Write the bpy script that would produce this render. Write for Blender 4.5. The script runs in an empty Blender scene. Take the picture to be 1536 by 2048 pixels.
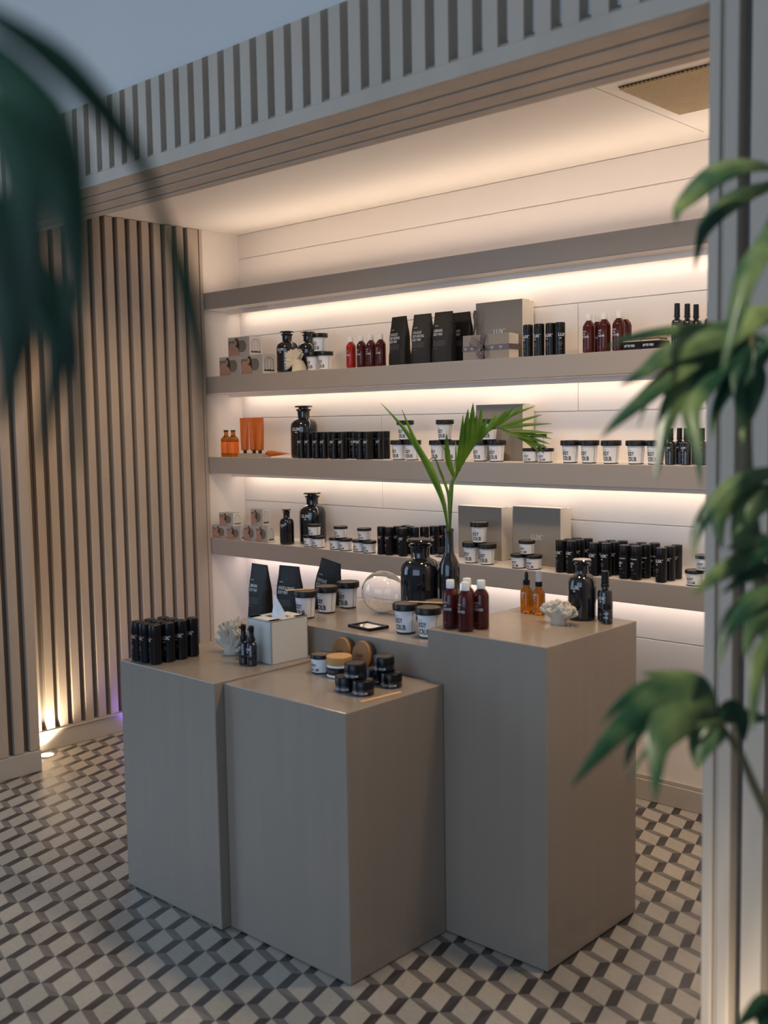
import bpy, bmesh, math, random
from mathutils import Vector, Matrix, Euler
S = bpy.context.scene
COL = S.collection
random.seed(4)
PI = math.pi
R = math.radians

# light levels
WIN_L = 50
WIN_R = 72
LEDP = {'top': 3.0, 'upper': 2.8, 'middle': 2.9, 'lower': 3.3}
LEDY = 3.825
LEDUP = 5.4
LEDTILT = 28
UPL = 30
UPR = 13
LENS = 12
DOWN = 330
DOWNA = 47
DOWNR = 58

# ------------------------------------------------------------------ camera, world, lights, exposure
cam_d = bpy.data.cameras.new('camera')
cam_d.sensor_fit = 'VERTICAL'
cam_d.sensor_height = 36.0
cam_d.sensor_width = 36.0
cam_d.lens = 37.126
cam_d.clip_start = 0.02
cam_d.dof.use_dof = True
cam_d.dof.focus_distance = 4.5
cam_d.dof.aperture_fstop = 2.5
cam_d.dof.aperture_blades = 9
cam = bpy.data.objects.new('camera', cam_d)
COL.objects.link(cam)
cam.matrix_world = Matrix(((0.732906, -0.046903, 0.678712, 0.000), (0.680122, 0.075196, -0.729232, 0.000), (-0.016833, 0.996065, 0.087011, 1.600), (0, 0, 0, 1)))
S.camera = cam

w = bpy.data.worlds.new('world')
S.world = w
w.use_nodes = True
w.node_tree.nodes['Background'].inputs[0].default_value = (0.55, 0.72, 1.0, 1)
w.node_tree.nodes['Background'].inputs[1].default_value = 1.0
S.view_settings.view_transform = 'Standard'
S.view_settings.look = 'None'
S.view_settings.gamma = 1.0
S.view_settings.use_curve_mapping = False
S.view_settings.exposure = 0.0
S.cycles.max_bounces = 10
S.cycles.transmission_bounces = 10
S.cycles.transparent_max_bounces = 8
S.cycles.caustics_reflective = False
S.cycles.caustics_refractive = False
S.cycles.sample_clamp_indirect = 6.0
S.cycles.use_denoising = True

def area_light(name, loc, rot, sx, sy, power, color, spread=180, parent=None):
    d = bpy.data.lights.new(name, 'AREA')
    d.shape = 'RECTANGLE'
    d.size, d.size_y = sx, sy
    d.energy = power
    d.color = color
    d.spread = R(spread)
    o = bpy.data.objects.new(name, d)
    o.location = loc
    o.rotation_euler = rot
    COL.objects.link(o)
    if parent: o.parent = parent
    return o

DAY = (0.56, 0.76, 1.0)
WARM = (1.0, 0.78, 0.56)
# daylight through the left and rear windows of the front room
area_light('window_light', (-6.05, -0.35, 2.0), (0, R(-90), 0), 2.6, 2.5, WIN_L, DAY)
area_light('window_light', (-0.6, -3.05, 2.0), (R(90), 0, 0), 4.6, 2.6, WIN_R, DAY)

# ------------------------------------------------------------------ helpers
class MB:
    """collects shapes into one mesh with several materials"""
    def __init__(s, mat=None):
        s.v, s.f, s.fm, s.fs, s.mats, s.cur = [], [], [], [], [], 0
        if mat: s.use(mat)
    def use(s, m):
        if m not in s.mats: s.mats.append(m)
        s.cur = s.mats.index(m)
        return s
    def add(s, vs, fs, smooth=False):
        b = len(s.v)
        s.v += [tuple(p) for p in vs]
        for f in fs:
            s.f.append([b + i for i in f]); s.fm.append(s.cur); s.fs.append(smooth)
        return s
    def box(s, x0, x1, y0, y1, z0, z1, bev=0.0, M=None):
        if bev:
            bm = bmesh.new()
            bmesh.ops.create_cube(bm, size=1)
            for v in bm.verts:
                v.co = ((x0+x1)/2 + v.co.x*(x1-x0), (y0+y1)/2 + v.co.y*(y1-y0), (z0+z1)/2 + v.co.z*(z1-z0))
            bmesh.ops.bevel(bm, geom=bm.edges[:], offset=bev, segments=2, affect='EDGES', profile=0.5)
            bm.verts.index_update()
            vs = [v.co.copy() for v in bm.verts]
            fs = [[v.index for v in f.verts] for f in bm.faces]
            bm.free()
        else:
            vs = [Vector((x, y, z)) for x in (x0, x1) for y in (y0, y1) for z in (z0, z1)]
            fs = [(0,1,3,2),(4,6,7,5),(0,4,5,1),(2,3,7,6),(0,2,6,4),(1,5,7,3)]
        if M is not None: vs = [M @ v for v in vs]
        return s.add(vs, fs)
    def lathe(s, prof, n=28, c=(0,0,0), M=None, sx=1.0, sy=1.0, smooth=True):
        vs, fs, rings = [], [], []
        for r, z in prof:
            if r < 1e-6:
                rings.append([len(vs)]); vs.append(Vector((c[0], c[1], c[2]+z)))
            else:
                rings.append(list(range(len(vs), len(vs)+n)))
                for i in range(n):
                    a = 2*PI*i/n
                    vs.append(Vector((c[0]+r*sx*math.cos(a), c[1]+r*sy*math.sin(a), c[2]+z)))
        for a, b in zip(rings, rings[1:]):
            for i in range(n):
                j = (i+1) % n
                if len(a) == 1 and len(b) == 1: continue
                if len(a) == 1: fs.append((a[0], b[j], b[i]))
                elif len(b) == 1: fs.append((a[i], a[j], b[0]))
                else: fs.append((a[i], a[j], b[j], b[i]))
        if len(rings[0]) > 1: fs.append(rings[0][::-1])
        if len(rings[-1]) > 1: fs.append(rings[-1])
        if M is not None: vs = [M @ v for v in vs]
        return s.add(vs, fs, smooth)
    def tube(s, pts, rad, n=10, cap=True):
        pts = [Vector(p) for p in pts]
        if not isinstance(rad, (list, tuple)): rad = [rad]*len(pts)
        vs, fs = [], []
        up = Vector((0.13, 0.31, 0.94))
        for i, p in enumerate(pts):
            t = (pts[min(i+1, len(pts)-1)] - pts[max(i-1, 0)]).normalized()
            a = t.cross(up)
            if a.length < 1e-3: a = t.cross(Vector((1, 0, 0)))
            a.normalize(); b = t.cross(a); up = -b if (-b).dot(up) > 0 else b
            for k in range(n):
                th = 2*PI*k/n
                vs.append(p + rad[i]*(a*math.cos(th) + b*math.sin(th)))
        for i in range(len(pts)-1):
            for k in range(n):
                j = (k+1) % n
                fs.append((i*n+k, i*n+j, (i+1)*n+j, (i+1)*n+k))
        if cap:
            fs.append(list(range(n))[::-1]); fs.append([(len(pts)-1)*n+k for k in range(n)])
        return s.add(vs, fs, True)
    def text(s, txt, x, z, wd, h, fn):
        """letters fitted into a w x h box centred at x with its foot at z; fn maps (x, z) to 3-D"""
        vs, fs = glyphs(txt)
        x0 = min(v[0] for v in vs); x1 = max(v[0] for v in vs)
        z0 = min(v[1] for v in vs); z1 = max(v[1] for v in vs)
        kx = wd/max(x1-x0, 1e-6); kz = h/max(z1-z0, 1e-6)
        return s.add([fn(x + (v[0]-(x0+x1)/2)*kx, z + (v[1]-z0)*kz) for v in vs], fs)
    def build(s, name, parent=None, sharp=38):
        me = bpy.data.meshes.new(name)
        me.from_pydata(s.v, [], s.f)
        for m in s.mats: me.materials.append(m)
        me.polygons.foreach_set('material_index', s.fm)
        me.polygons.foreach_set('use_smooth', s.fs)
        if any(s.fs): me.set_sharp_from_angle(angle=R(sharp))
        me.update()
        o = bpy.data.objects.new(name, me)
        COL.objects.link(o)
        if parent: o.parent = parent
        return o

GL = {}
def glyphs(txt):
    if '*' in txt and txt not in GL:           # the star of the logo: a small five-armed burst at cap height
        a, c = txt.split('*', 1)
        vs, fs = list(glyphs(a)[0]), list(glyphs(a)[1])
        top = max(v[1] for v in vs); x1 = max(v[0] for v in vs); r = top*.19
        cx, cy = x1+r*1.05, top-r*.75
        for i in range(5):
            an = PI/2+2*PI*i/5; d = (math.cos(an), math.sin(an)); n = (-d[1]*r*.26, d[0]*r*.26); k = len(vs)
            vs += [(cx+n[0]*.5, cy+n[1]*.5), (cx-n[0]*.5, cy-n[1]*.5), (cx+d[0]*r-n[0], cy+d[1]*r-n[1]), (cx+d[0]*r+n[0], cy+d[1]*r+n[1])]
            fs.append((k, k+1, k+2, k+3))
        if c.strip():
            v2, f2 = glyphs(c.strip()); k = len(vs); o = cx+r*2.4
            vs += [(v[0]+o, v[1]) for v in v2]; fs += [tuple(i+k for i in f) for f in f2]
        GL[txt] = (vs, fs)
    if txt not in GL:
        cu = bpy.data.curves.new('letters', 'FONT')
        cu.body = txt
        cu.resolution_u = 2
        cu.offset = 0.007 if any(q in txt for q in 'MWNKA&') else 0.028
        cu.fill_mode = 'FRONT'
        ob = bpy.data.objects.new('letters', cu)
        COL.objects.link(ob)
        dg = bpy.context.evaluated_depsgraph_get()
        me = ob.evaluated_get(dg).to_mesh()
        GL[txt] = ([(v.co.x, v.co.y) for v in me.vertices], [tuple(p.vertices) for p in me.polygons])
        bpy.data.objects.remove(ob)
        bpy.data.curves.remove(cu)
    return GL[txt]

def wrap(rf, up=0.0005):
    """front (-Y) of a round body of radius rf(z)"""
    def fn(x, z):
        r = rf(z) + up
        a = x/r
        return (r*math.sin(a), -r*math.cos(a), z)
    return fn
def flat(y): return lambda x, z: (x, y, z)
def facing_x(x): return lambda y, z: (x, y, z)

def tag(o, label, cat, group=None):
    o['label'] = label; o['category'] = cat
    if group: o['group'] = group
    return o
def thing(name, loc=(0,0,0), rz=0.0, label=None, cat=None, group=None):
    o = bpy.data.objects.new(name, None)
    o.empty_display_size = 0.05
    COL.objects.link(o)
    o.location = loc; o.rotation_euler = (0, 0, rz)
    if label: tag(o, label, cat, group)
    return o
def struct(o):
    o['kind'] = 'structure'
    return o
KIDS = {}
def place(proto, loc, label, group=None, rz=0.0, rx=0.0, sc=1.0):
    """first call moves the prototype itself, later calls copy it with its parts"""
    o = proto['o']
    if proto['used']:
        c = o.copy(); COL.objects.link(c)
        for ch in o.children:
            d = ch.copy(); COL.objects.link(d); d.parent = c
            for g in ch.children:
                e = g.copy(); COL.objects.link(e); e.parent = d
        o = c
    proto['used'] = True
    o.location = loc; o.rotation_euler = (rx, 0, rz); o.scale = (sc, sc, sc)
    o['label'] = label; o['category'] = proto['cat']
    if group: o['group'] = group
    elif 'group' in o: del o['group']
    return o
def proto(name, cat): return {'o': thing(name), 'used': False, 'cat': cat}

# ------------------------------------------------------------------ materials (all node based)
def mat(name, col, rough=0.5, metal=0.0, var=0.06, scale=(8,8,8), bump=0.0, bscale=60, trans=0.0, ior=1.45, emit=None, estr=0.0, coat=0.0, spec=None):
    m = bpy.data.materials.new(name)
    m.use_nodes = True
    nt = m.node_tree; N = nt.nodes; L = nt.links
    p = N['Principled BSDF']
    tc = N.new('ShaderNodeTexCoord'); mp = N.new('ShaderNodeMapping')
    mp.inputs['Scale'].default_value = scale
    L.new(tc.outputs['Object'], mp.inputs[0])
    nz = N.new('ShaderNodeTexNoise'); nz.inputs['Scale'].default_value = 1.0; nz.inputs['Detail'].default_value = 4
    L.new(mp.outputs[0], nz.inputs['Vector'])
    mx = N.new('ShaderNodeMix'); mx.data_type = 'RGBA'
    mx.inputs[6].default_value = tuple(c*(1-var) for c in col) + (1,)
    mx.inputs[7].default_value = tuple(min(1, c*(1+var)) for c in col) + (1,)
    L.new(nz.outputs['Fac'], mx.inputs[0])
    L.new(mx.outputs[2], p.inputs['Base Color'])
    p.inputs['Roughness'].default_value = rough
    p.inputs['Metallic'].default_value = metal
    p.inputs['Transmission Weight'].default_value = trans
    p.inputs['IOR'].default_value = ior
    p.inputs['Coat Weight'].default_value = coat
    if spec is not None: p.inputs['Specular IOR Level'].default_value = spec
    if emit:
        p.inputs['Emission Color'].default_value = emit + (1,)
        p.inputs['Emission Strength'].default_value = estr
    if bump:
        bp = N.new('ShaderNodeBump'); bp.inputs['Strength'].default_value = bump; bp.inputs['Distance'].default_value = 0.002
        b = N.new('ShaderNodeTexNoise'); b.inputs['Scale'].default_value = bscale; b.inputs['Detail'].default_value = 3
        L.new(mp.outputs[0], b.inputs['Vector']); L.new(b.outputs['Fac'], bp.inputs['Height']); L.new(bp.outputs[0], p.inputs['Normal'])
    return m

M_wall = mat('painted_board', (0.76, 0.70, 0.65), 0.45, var=0.03, scale=(1.5,4,14), bump=0.12, bscale=5)
M_ceil = mat('ceiling_paint', (0.76, 0.715, 0.66), 0.6, var=0.02)
M_plaster = mat('room_plaster', (0.56, 0.545, 0.53), 0.7, var=0.05, scale=(2,2,2), bump=0.1)
M_slat = mat('washed_wood', (0.45, 0.375, 0.305), 0.6, var=0.16, scale=(9,9,0.9), bump=0.15, bscale=8)
M_slatback = mat('slat_backing', (0.12, 0.10, 0.088), 0.7, var=0.1, scale=(6,6,1))
M_shelf = mat('shelf_lacquer', (0.30, 0.265, 0.235), 0.42, var=0.04, scale=(2,20,20), bump=0.05)
M_plinth = mat('plinth_oak', (0.272, 0.232, 0.194), 0.21, var=0.07, scale=(22,22,1.6), bump=0.12, bscale=6)
M_base = mat('baseboard_paint', (0.46, 0.42, 0.37), 0.45, var=0.06, scale=(3,3,10))
M_led = mat('led_diffuser', (1, 1, 1), 0.5, emit=(1.0, 0.9, 0.78), estr=6.0)
M_black = mat('black_plastic', (0.006, 0.006, 0.007), 0.28, var=0.1, spec=0.3)
M_blackmatte = mat('black_satin', (0.006, 0.006, 0.007), 0.24, var=0.15, spec=0.35)
M_lid = mat('black_lid', (0.008, 0.0075, 0.0075), 0.36, var=0.1, spec=0.35)
M_lidtop = mat('lid_disc', (0.10, 0.085, 0.07), 0.5, var=0.1)
M_bglass = mat('black_glass', (0.008, 0.009, 0.013), 0.06, var=0.1, coat=0.5)
M_label = mat('white_label', (0.72, 0.74, 0.78), 0.4, var=0.02)
M_ink = mat('black_ink', (0.02, 0.02, 0.02), 0.6)
M_wink = mat('white_ink', (0.62, 0.64, 0.68), 0.6)
M_gink = mat('grey_ink', (0.16, 0.16, 0.17), 0.6)
M_cink = mat('copper_ink', (0.62, 0.33, 0.24), 0.5)
M_red = mat('red_amber_plastic', (0.075, 0.010, 0.010), 0.12, var=0.1, trans=0.3, ior=1.4)
M_redlit = mat('backlit_red_plastic', (0.45, 0.022, 0.012), 0.12, var=0.1, trans=0.5, ior=1.4)  # same red plastic, brightened to stand in for light from behind
M_amber = mat('amber_glass', (0.62, 0.20, 0.008), 0.05, var=0.08, trans=0.85, ior=1.4)
M_orange = mat('orange_label', (0.80, 0.17, 0.015), 0.4, var=0.05)
M_orangetube = mat('orange_foil', (0.52, 0.12, 0.012), 0.42, var=0.25, scale=(25,25,30), bump=0.4, bscale=3)
M_whitecap = mat('white_cap', (0.72, 0.73, 0.74), 0.35, var=0.03)
M_greycap = mat('grey_cap', (0.42, 0.45, 0.50), 0.35)
M_kraft = mat('taupe_card', (0.25, 0.22, 0.185), 0.6, var=0.04, scale=(20,20,20), bump=0.05)
M_cream = mat('cream_card', (0.68, 0.62, 0.54), 0.6, var=0.03)
M_beige = mat('beige_block', (0.42, 0.35, 0.26), 0.55, var=0.05)
M_foil = mat('silver_foil', (0.50, 0.47, 0.43), 0.35, metal=0.3)
M_boxgrey = mat('grey_card', (0.34, 0.32, 0.30), 0.55, var=0.03)
M_boxwhite = mat('white_card', (0.72, 0.69, 0.65), 0.55, var=0.02)
M_oval = mat('dark_taupe_print', (0.14, 0.125, 0.105), 0.5, var=0.15, scale=(40,40,40))
M_skin = mat('skin_print', (0.34, 0.20, 0.15), 0.55, var=0.25, scale=(45,45,45))
M_hair = mat('dark_print', (0.03, 0.018, 0.015), 0.55)
M_mauve = mat('mauve_print', (0.36, 0.22, 0.25), 0.5)
M_ribbon = mat('mauve_ribbon', (0.11, 0.09, 0.10), 0.45, var=0.12, scale=(60,60,60))
M_pouch = mat('black_pouch', (0.012, 0.011, 0.011), 0.5, var=0.3, scale=(30,30,30), bump=0.7, bscale=2, spec=0.3)
M_coral = mat('coral_lime', (0.62, 0.55, 0.43), 0.8, var=0.15, scale=(40,40,40), bump=0.6, bscale=8)
M_coralgrey = mat('grey_coral_lime', (0.47, 0.44, 0.38), 0.85, var=0.18, scale=(40,40,40), bump=0.7, bscale=8)
M_bamboo = mat('bamboo', (0.48, 0.27, 0.10), 0.5, var=0.15, scale=(90,90,8))
M_bamboodark = mat('dark_bamboo', (0.30, 0.135, 0.04), 0.5, var=0.18, scale=(70,70,9))
M_bristle = mat('black_bristle', (0.02, 0.02, 0.024), 0.8, bump=0.8, bscale=40)
M_stick = mat('birch_stick', (0.66, 0.42, 0.20), 0.55, var=0.12, scale=(60,60,10))
M_tissuebox = mat('white_box_lacquer', (0.56, 0.565, 0.545), 0.45, var=0.02)
M_tissue = mat('tissue_paper', (0.80, 0.80, 0.84), 0.9, bump=0.2)
M_glass = mat('clear_glass', (1, 1, 1), 0.0, var=0.0, trans=1.0, ior=1.45)
M_mirror = mat('mirror_card', (0.80, 0.80, 0.80), 0.08, metal=1.0, var=0.0)
M_steel = mat('brushed_steel', (0.55, 0.53, 0.5), 0.3, metal=1.0)
M_grille = mat('grille_mesh', (0.60, 0.46, 0.27), 0.5, var=0.1)
M_dark = mat('dark_recess', (0.02, 0.018, 0.016), 0.9)
M_white = mat('white_liner', (0.78, 0.78, 0.76), 0.4)
M_pot = mat('clay_pot', (0.25, 0.23, 0.21), 0.7)
M_trunk = mat('palm_cane', (0.10, 0.085, 0.04), 0.7, var=0.3, scale=(20,20,40))
M_stalk = mat('green_stalk', (0.03, 0.07, 0.025), 0.5, var=0.2)

def leaf_mat(name, dark, light, thr=0.55, tl=0.35, rough=.36):
    m = bpy.data.materials.new(name); m.use_nodes = True
    nt = m.node_tree; N = nt.nodes; L = nt.links
    p = N['Principled BSDF']; out = N['Material Output']
    tc = N.new('ShaderNodeTexCoord')
    nz = N.new('ShaderNodeTexNoise'); nz.inputs['Scale'].default_value = 9; nz.inputs['Detail'].default_value = 2
    L.new(tc.outputs['Object'], nz.inputs['Vector'])
    rp = N.new('ShaderNodeValToRGB')
    rp.color_ramp.elements[0].position = thr-0.12; rp.color_ramp.elements[0].color = dark+(1,)
    rp.color_ramp.elements[1].position = thr+0.12; rp.color_ramp.elements[1].color = light+(1,)
    L.new(nz.outputs['Fac'], rp.inputs[0]); L.new(rp.outputs[0], p.inputs['Base Color'])
    p.inputs['Roughness'].default_value = rough
    tr = N.new('ShaderNodeBsdfTranslucent'); L.new(rp.outputs[0], tr.inputs['Color'])
    ms = N.new('ShaderNodeMixShader'); ms.inputs[0].default_value = tl
    L.new(p.outputs[0], ms.inputs[1]); L.new(tr.outputs[0], ms.inputs[2]); L.new(ms.outputs[0], out.inputs[0])
    return m
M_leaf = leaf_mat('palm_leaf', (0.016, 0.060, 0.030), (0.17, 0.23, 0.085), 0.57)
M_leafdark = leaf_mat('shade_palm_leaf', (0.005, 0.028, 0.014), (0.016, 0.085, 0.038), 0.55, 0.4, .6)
M_frond = leaf_mat('cut_frond_leaf', (0.09, 0.22, 0.02), (0.17, 0.34, 0.03), 0.5, 0.4)

def floor_mat():
    m = bpy.data.materials.new('encaustic_tiles'); m.use_nodes = True
    nt = m.node_tree; N = nt.nodes; L = nt.links
    p = N['Principled BSDF']
    tc = N.new('ShaderNodeTexCoord'); sp = N.new('ShaderNodeSeparateXYZ')
    L.new(tc.outputs['Object'], sp.inputs[0])
    def math_(op, a, b=None, c=None):
        n = N.new('ShaderNodeMath'); n.operation = op
        for i, v in enumerate((a, b, c)):
            if v is None: continue
            if isinstance(v, (int, float)): n.inputs[i].default_value = v
            else: L.new(v, n.inputs[i])
        return n.outputs[0]
    P = 0.10655
    ux = math_('DIVIDE', math_('SUBTRACT', sp.outputs['X'], -2.407), P)
    uy = math_('DIVIDE', math_('SUBTRACT', sp.outputs['Y'], 1.7645), P)
    cx, cy = math_('FLOOR', ux), math_('FLOOR', uy)
    du = math_('SUBTRACT', math_('SUBTRACT', ux, cx), 0.5)
    dv = math_('SUBTRACT', math_('SUBTRACT', uy, cy), 0.5)
    g1 = math_('ABSOLUTE', math_('ADD', math_('MULTIPLY', du, 0.2), math_('MULTIPLY', dv, 0.76)))
    g2 = math_('ABSOLUTE', math_('ADD', math_('MULTIPLY', du, 0.8), math_('MULTIPLY', dv, 0.24)))
    e1 = math_('DIVIDE', math_('SUBTRACT', g1, 0.28), 0.2)
    e2 = math_('DIVIDE', math_('SUBTRACT', g2, 0.28), 0.24)
    cream = math_('MULTIPLY', math_('LESS_THAN', e1, 0.0), math_('LESS_THAN', e2, 0.0))
    isdark = math_('GREATER_THAN', e2, e1)
    cb = N.new('ShaderNodeCombineXYZ'); L.new(cx, cb.inputs[0]); L.new(cy, cb.inputs[1])
    wn = N.new('ShaderNodeTexWhiteNoise'); wn.noise_dimensions = '3D'; L.new(cb.outputs[0], wn.inputs['Vector'])
    nz = N.new('ShaderNodeTexNoise'); nz.inputs['Scale'].default_value = 55; nz.inputs['Detail'].default_value = 4
    L.new(tc.outputs['Object'], nz.inputs['Vector'])
    def mix(f, a, b):
        n = N.new('ShaderNodeMix'); n.data_type = 'RGBA'; L.new(f, n.inputs[0])
        for i, v in ((6, a), (7, b)):
            if isinstance(v, tuple): n.inputs[i].default_value = v+(1,)
            else: L.new(v, n.inputs[i])
        return n.outputs[2]
    dark = mix(wn.outputs['Value'], (0.035, 0.032, 0.032), (0.065, 0.06, 0.06))
    grey = mix(wn.outputs['Value'], (0.125, 0.115, 0.105), (0.19, 0.175, 0.16))
    crm = mix(wn.outputs['Value'], (0.34, 0.315, 0.27), (0.42, 0.385, 0.33))
    c = mix(cream, mix(isdark, grey, dark), crm)
    v = math_('ADD', math_('MULTIPLY', nz.outputs['Fac'], 0.3), 0.85)
    hs = N.new('ShaderNodeHueSaturation'); L.new(c, hs.inputs['Color']); L.new(v, hs.inputs['Value'])
    L.new(hs.outputs[0], p.inputs['Base Color'])
    p.inputs['Roughness'].default_value = 0.36
    return m
M_floor = floor_mat()

# ------------------------------------------------------------------ setting
LX, JX, RX = -4.70, -4.45, -0.95       # slat wall, left jamb, right alcove wall
YB = 3.88                              # back wall face
ZC = 2.645                             # alcove ceiling
FX0, FX1, FY0 = -6.2, 2.6, -3.2        # front room
b = MB(M_floor); b.box(FX0-.1, FX1+.1, FY0-.1, 4.0, -0.1, 0.0); struct(b.build('floor'))

b = MB(M_wall)                         # back wall: painted boards with open joints
b.box(LX-.05, RX+.05, YB+.006, YB+.12, 0, ZC)
rows = [0.0, 0.681, 1.155, 1.622, 2.077, 2.511, ZC]
for i, (z0, z1) in enumerate(zip(rows, rows[1:])):
    cuts = [LX-.01] + ([-3.62] if i == 2 else [-2.471] if i == 3 else [-3.1] if i == 1 else []) + [RX]
    for x0, x1 in zip(cuts, cuts[1:]):
        b.box(x0+.0012, x1-.0012, YB, YB+.01, z0+.002, z1-.002, 0.0015)
struct(b.build('wall_back'))
b = MB(M_base); b.box(LX, RX, YB-.016, YB, 0, 0.088, .003); b.box(LX, RX, YB-.010, YB, .088, .106, .002)
struct(b.build('baseboard_back'))

b = MB(M_wall); b.box(LX-.1, LX, 3.622, YB, 0, ZC); struct(b.build('wall_niche'))
b = MB(M_slatback)                     # slatted left wall
b.box(LX-.15, LX-.016, 2.40, 3.622, 0, ZC)
b.use(M_slat)
for k in range(16):
    y = 3.527 - .0727*k
    if y < 2.43: break
    b.box(LX-.02, LX+.010, y, y+(.070 if k == 0 else .044), .104, ZC-.002, .002)
b.box(LX-.02, LX+.012, 3.602, 3.622, 0, ZC-.002, .002)
struct(b.build('wall_left'))
b = MB(M_base); b.box(LX-.02, LX+.004, 2.41, 3.60, 0, .100, .003); b.box(LX-.02, LX+.014, 2.41, 3.60, .094, .104, .002)
struct(b.build('baseboard_left'))

b = MB(M_slatback)                     # left jamb of the opening
b.box(-4.80, JX-.025, 2.13, 2.409, 0, 2.45)
b.use(M_slat)
for y0, y1 in ((2.362,2.410),(2.285,2.331),(2.210,2.256),(2.135,2.181)): b.box(JX-.03, JX, y0, y1, .102, 2.433, .002)
b.box(-4.79, JX-.004, 2.395, 2.4095, .102, 2.433)
struct(b.build('wall_jamb_left'))
b = MB(M_base); b.box(-4.78, JX+.006, 2.10, 2.412, 0, .100, .003); struct(b.build('baseboard_jamb'))

b = MB(M_plaster)                      # wall over and beside the opening
b.box(FX0, FX1, 2.131, 2.404, 2.50, 3.5)
b.box(FX0, -4.72, 2.13, 2.40, 0, 2.45)
b.box(-.93, FX1, 2.13, 2.40, 0, 2.45)
struct(b.build('wall_front'))
b = MB(M_slat)                         # lintel: slats, fascia board and underside battens
def slat(mb, x, w_, z0, z1, y0=2.093, y1=2.131):
    vs = [(x,y0,z0),(x+w_,y0,z0),(x+w_,y1,z0),(x,y1,z0),(x,y0,z1-.02),(x+w_,y0,z1-.02),(x+w_,y1,z1),(x,y1,z1)]
    mb.add(vs, [(0,3,2,1),(0,1,5,4),(1,2,6,5),(2,3,7,6),(3,0,4,7),(4,5,6,7)])
for k in range(-3, 58):
    x = -1.2229 - .07516*k
    if x > -1.03: continue
    slat(b, x, .044, 2.475, 2.738)
b.box(JX-.3, -1.018, 2.089, 2.0985, 2.433, 2.474, .002); b.box(JX-.3, -1.018, 2.0985, 2.131, 2.4795, 2.4815)
for y0, y1 in ((2.099,2.176),(2.192,2.263),(2.279,2.348),(2.364,2.406)): b.box(JX-.02, -.96, y0, y1, 2.433, 2.479, .002)
b.use(M_slatback); b.box(JX-.02, -.96, 2.131, 2.404, 2.478, 2.4995)
struct(b.build('trim_1'))
b = MB(M_slat)                         # right post: corner board and slats
b.box(-1.018, -.985, 2.097, 2.40, 0, 2.60, .003)
b.box(-1.017, -.992, 2.085, 2.131, 0, 2.90, .004)
b.box(-.990, -.984, 2.090, 2.131, 0, 2.90, .003)
b.box(-.984, -.954, 2.088, 2.131, 0, 2.90, .004)
x = -.929
while x < -.1:
    slat(b, x, .044, 0.0, 2.738); x += .07516
struct(b.build('trim_2'))
b = MB(M_slatback); b.box(-.985, 0.6, 2.126, 2.1305, 0, 2.74); struct(b.build('trim_3'))

b = MB(M_ceil); b.box(LX-.1, RX+.1, 2.405, 4.0, ZC, ZC+.1); struct(b.build('ceiling_alcove'))
b = MB(M_wall); b.box(RX, RX+.1, 2.405, 4.0, 0, ZC); struct(b.build('wall_right'))
b = MB(M_plaster); b.box(FX0-.1, FX1+.1, FY0-.1, 2.405, 3.5, 3.6); struct(b.build('ceiling'))
b = MB(M_plaster); b.box(FX1, FX1+.1, FY0, 2.4, 0, 3.5); struct(b.build('wall_room_right'))
b = MB(M_plaster)
for a in ((FX0-.1, FX0, FY0, -1.6, 0, 3.5), (FX0-.1, FX0, .9, 2.4, 0, 3.5), (FX0-.1, FX0, -1.6, .9, 0, .6), (FX0-.1, FX0, -1.6, .9, 3.3, 3.5)): b.box(*a)
struct(b.build('wall_room_left'))
b = MB(M_plaster)
for a in ((FX0, -3.0, FY0-.1, FY0, 0, 3.5), (1.8, FX1, FY0-.1, FY0, 0, 3.5), (-3.0, 1.8, FY0-.1, FY0, 0, .6), (-3.0, 1.8, FY0-.1, FY0, 3.3, 3.5)): b.box(*a)
struct(b.build('wall_room_rear'))
for n, (x0,x1,y0,y1) in (('window_1', (FX0-.06,FX0-.02,-1.6,.9)), ('window_2', (-3.0,1.8,FY0-.06,FY0-.02))):
    b = MB(M_white)
    b.box(x0,x1,y0,y1,.6,.66); b.box(x0,x1,y0,y1,3.24,3.3); b.box(x0,x1,y0,y1,1.7,1.74)
    if n == 'window_1':
        for y in (-1.6, -.39, .84): b.box(x0,x1,y,y+.06,.6,3.3)
    else:
        for x in (-3.0, -.63, 1.74): b.box(x,x+.06,y0,y1,.6,3.3)
    struct(b.build(n))

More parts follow.
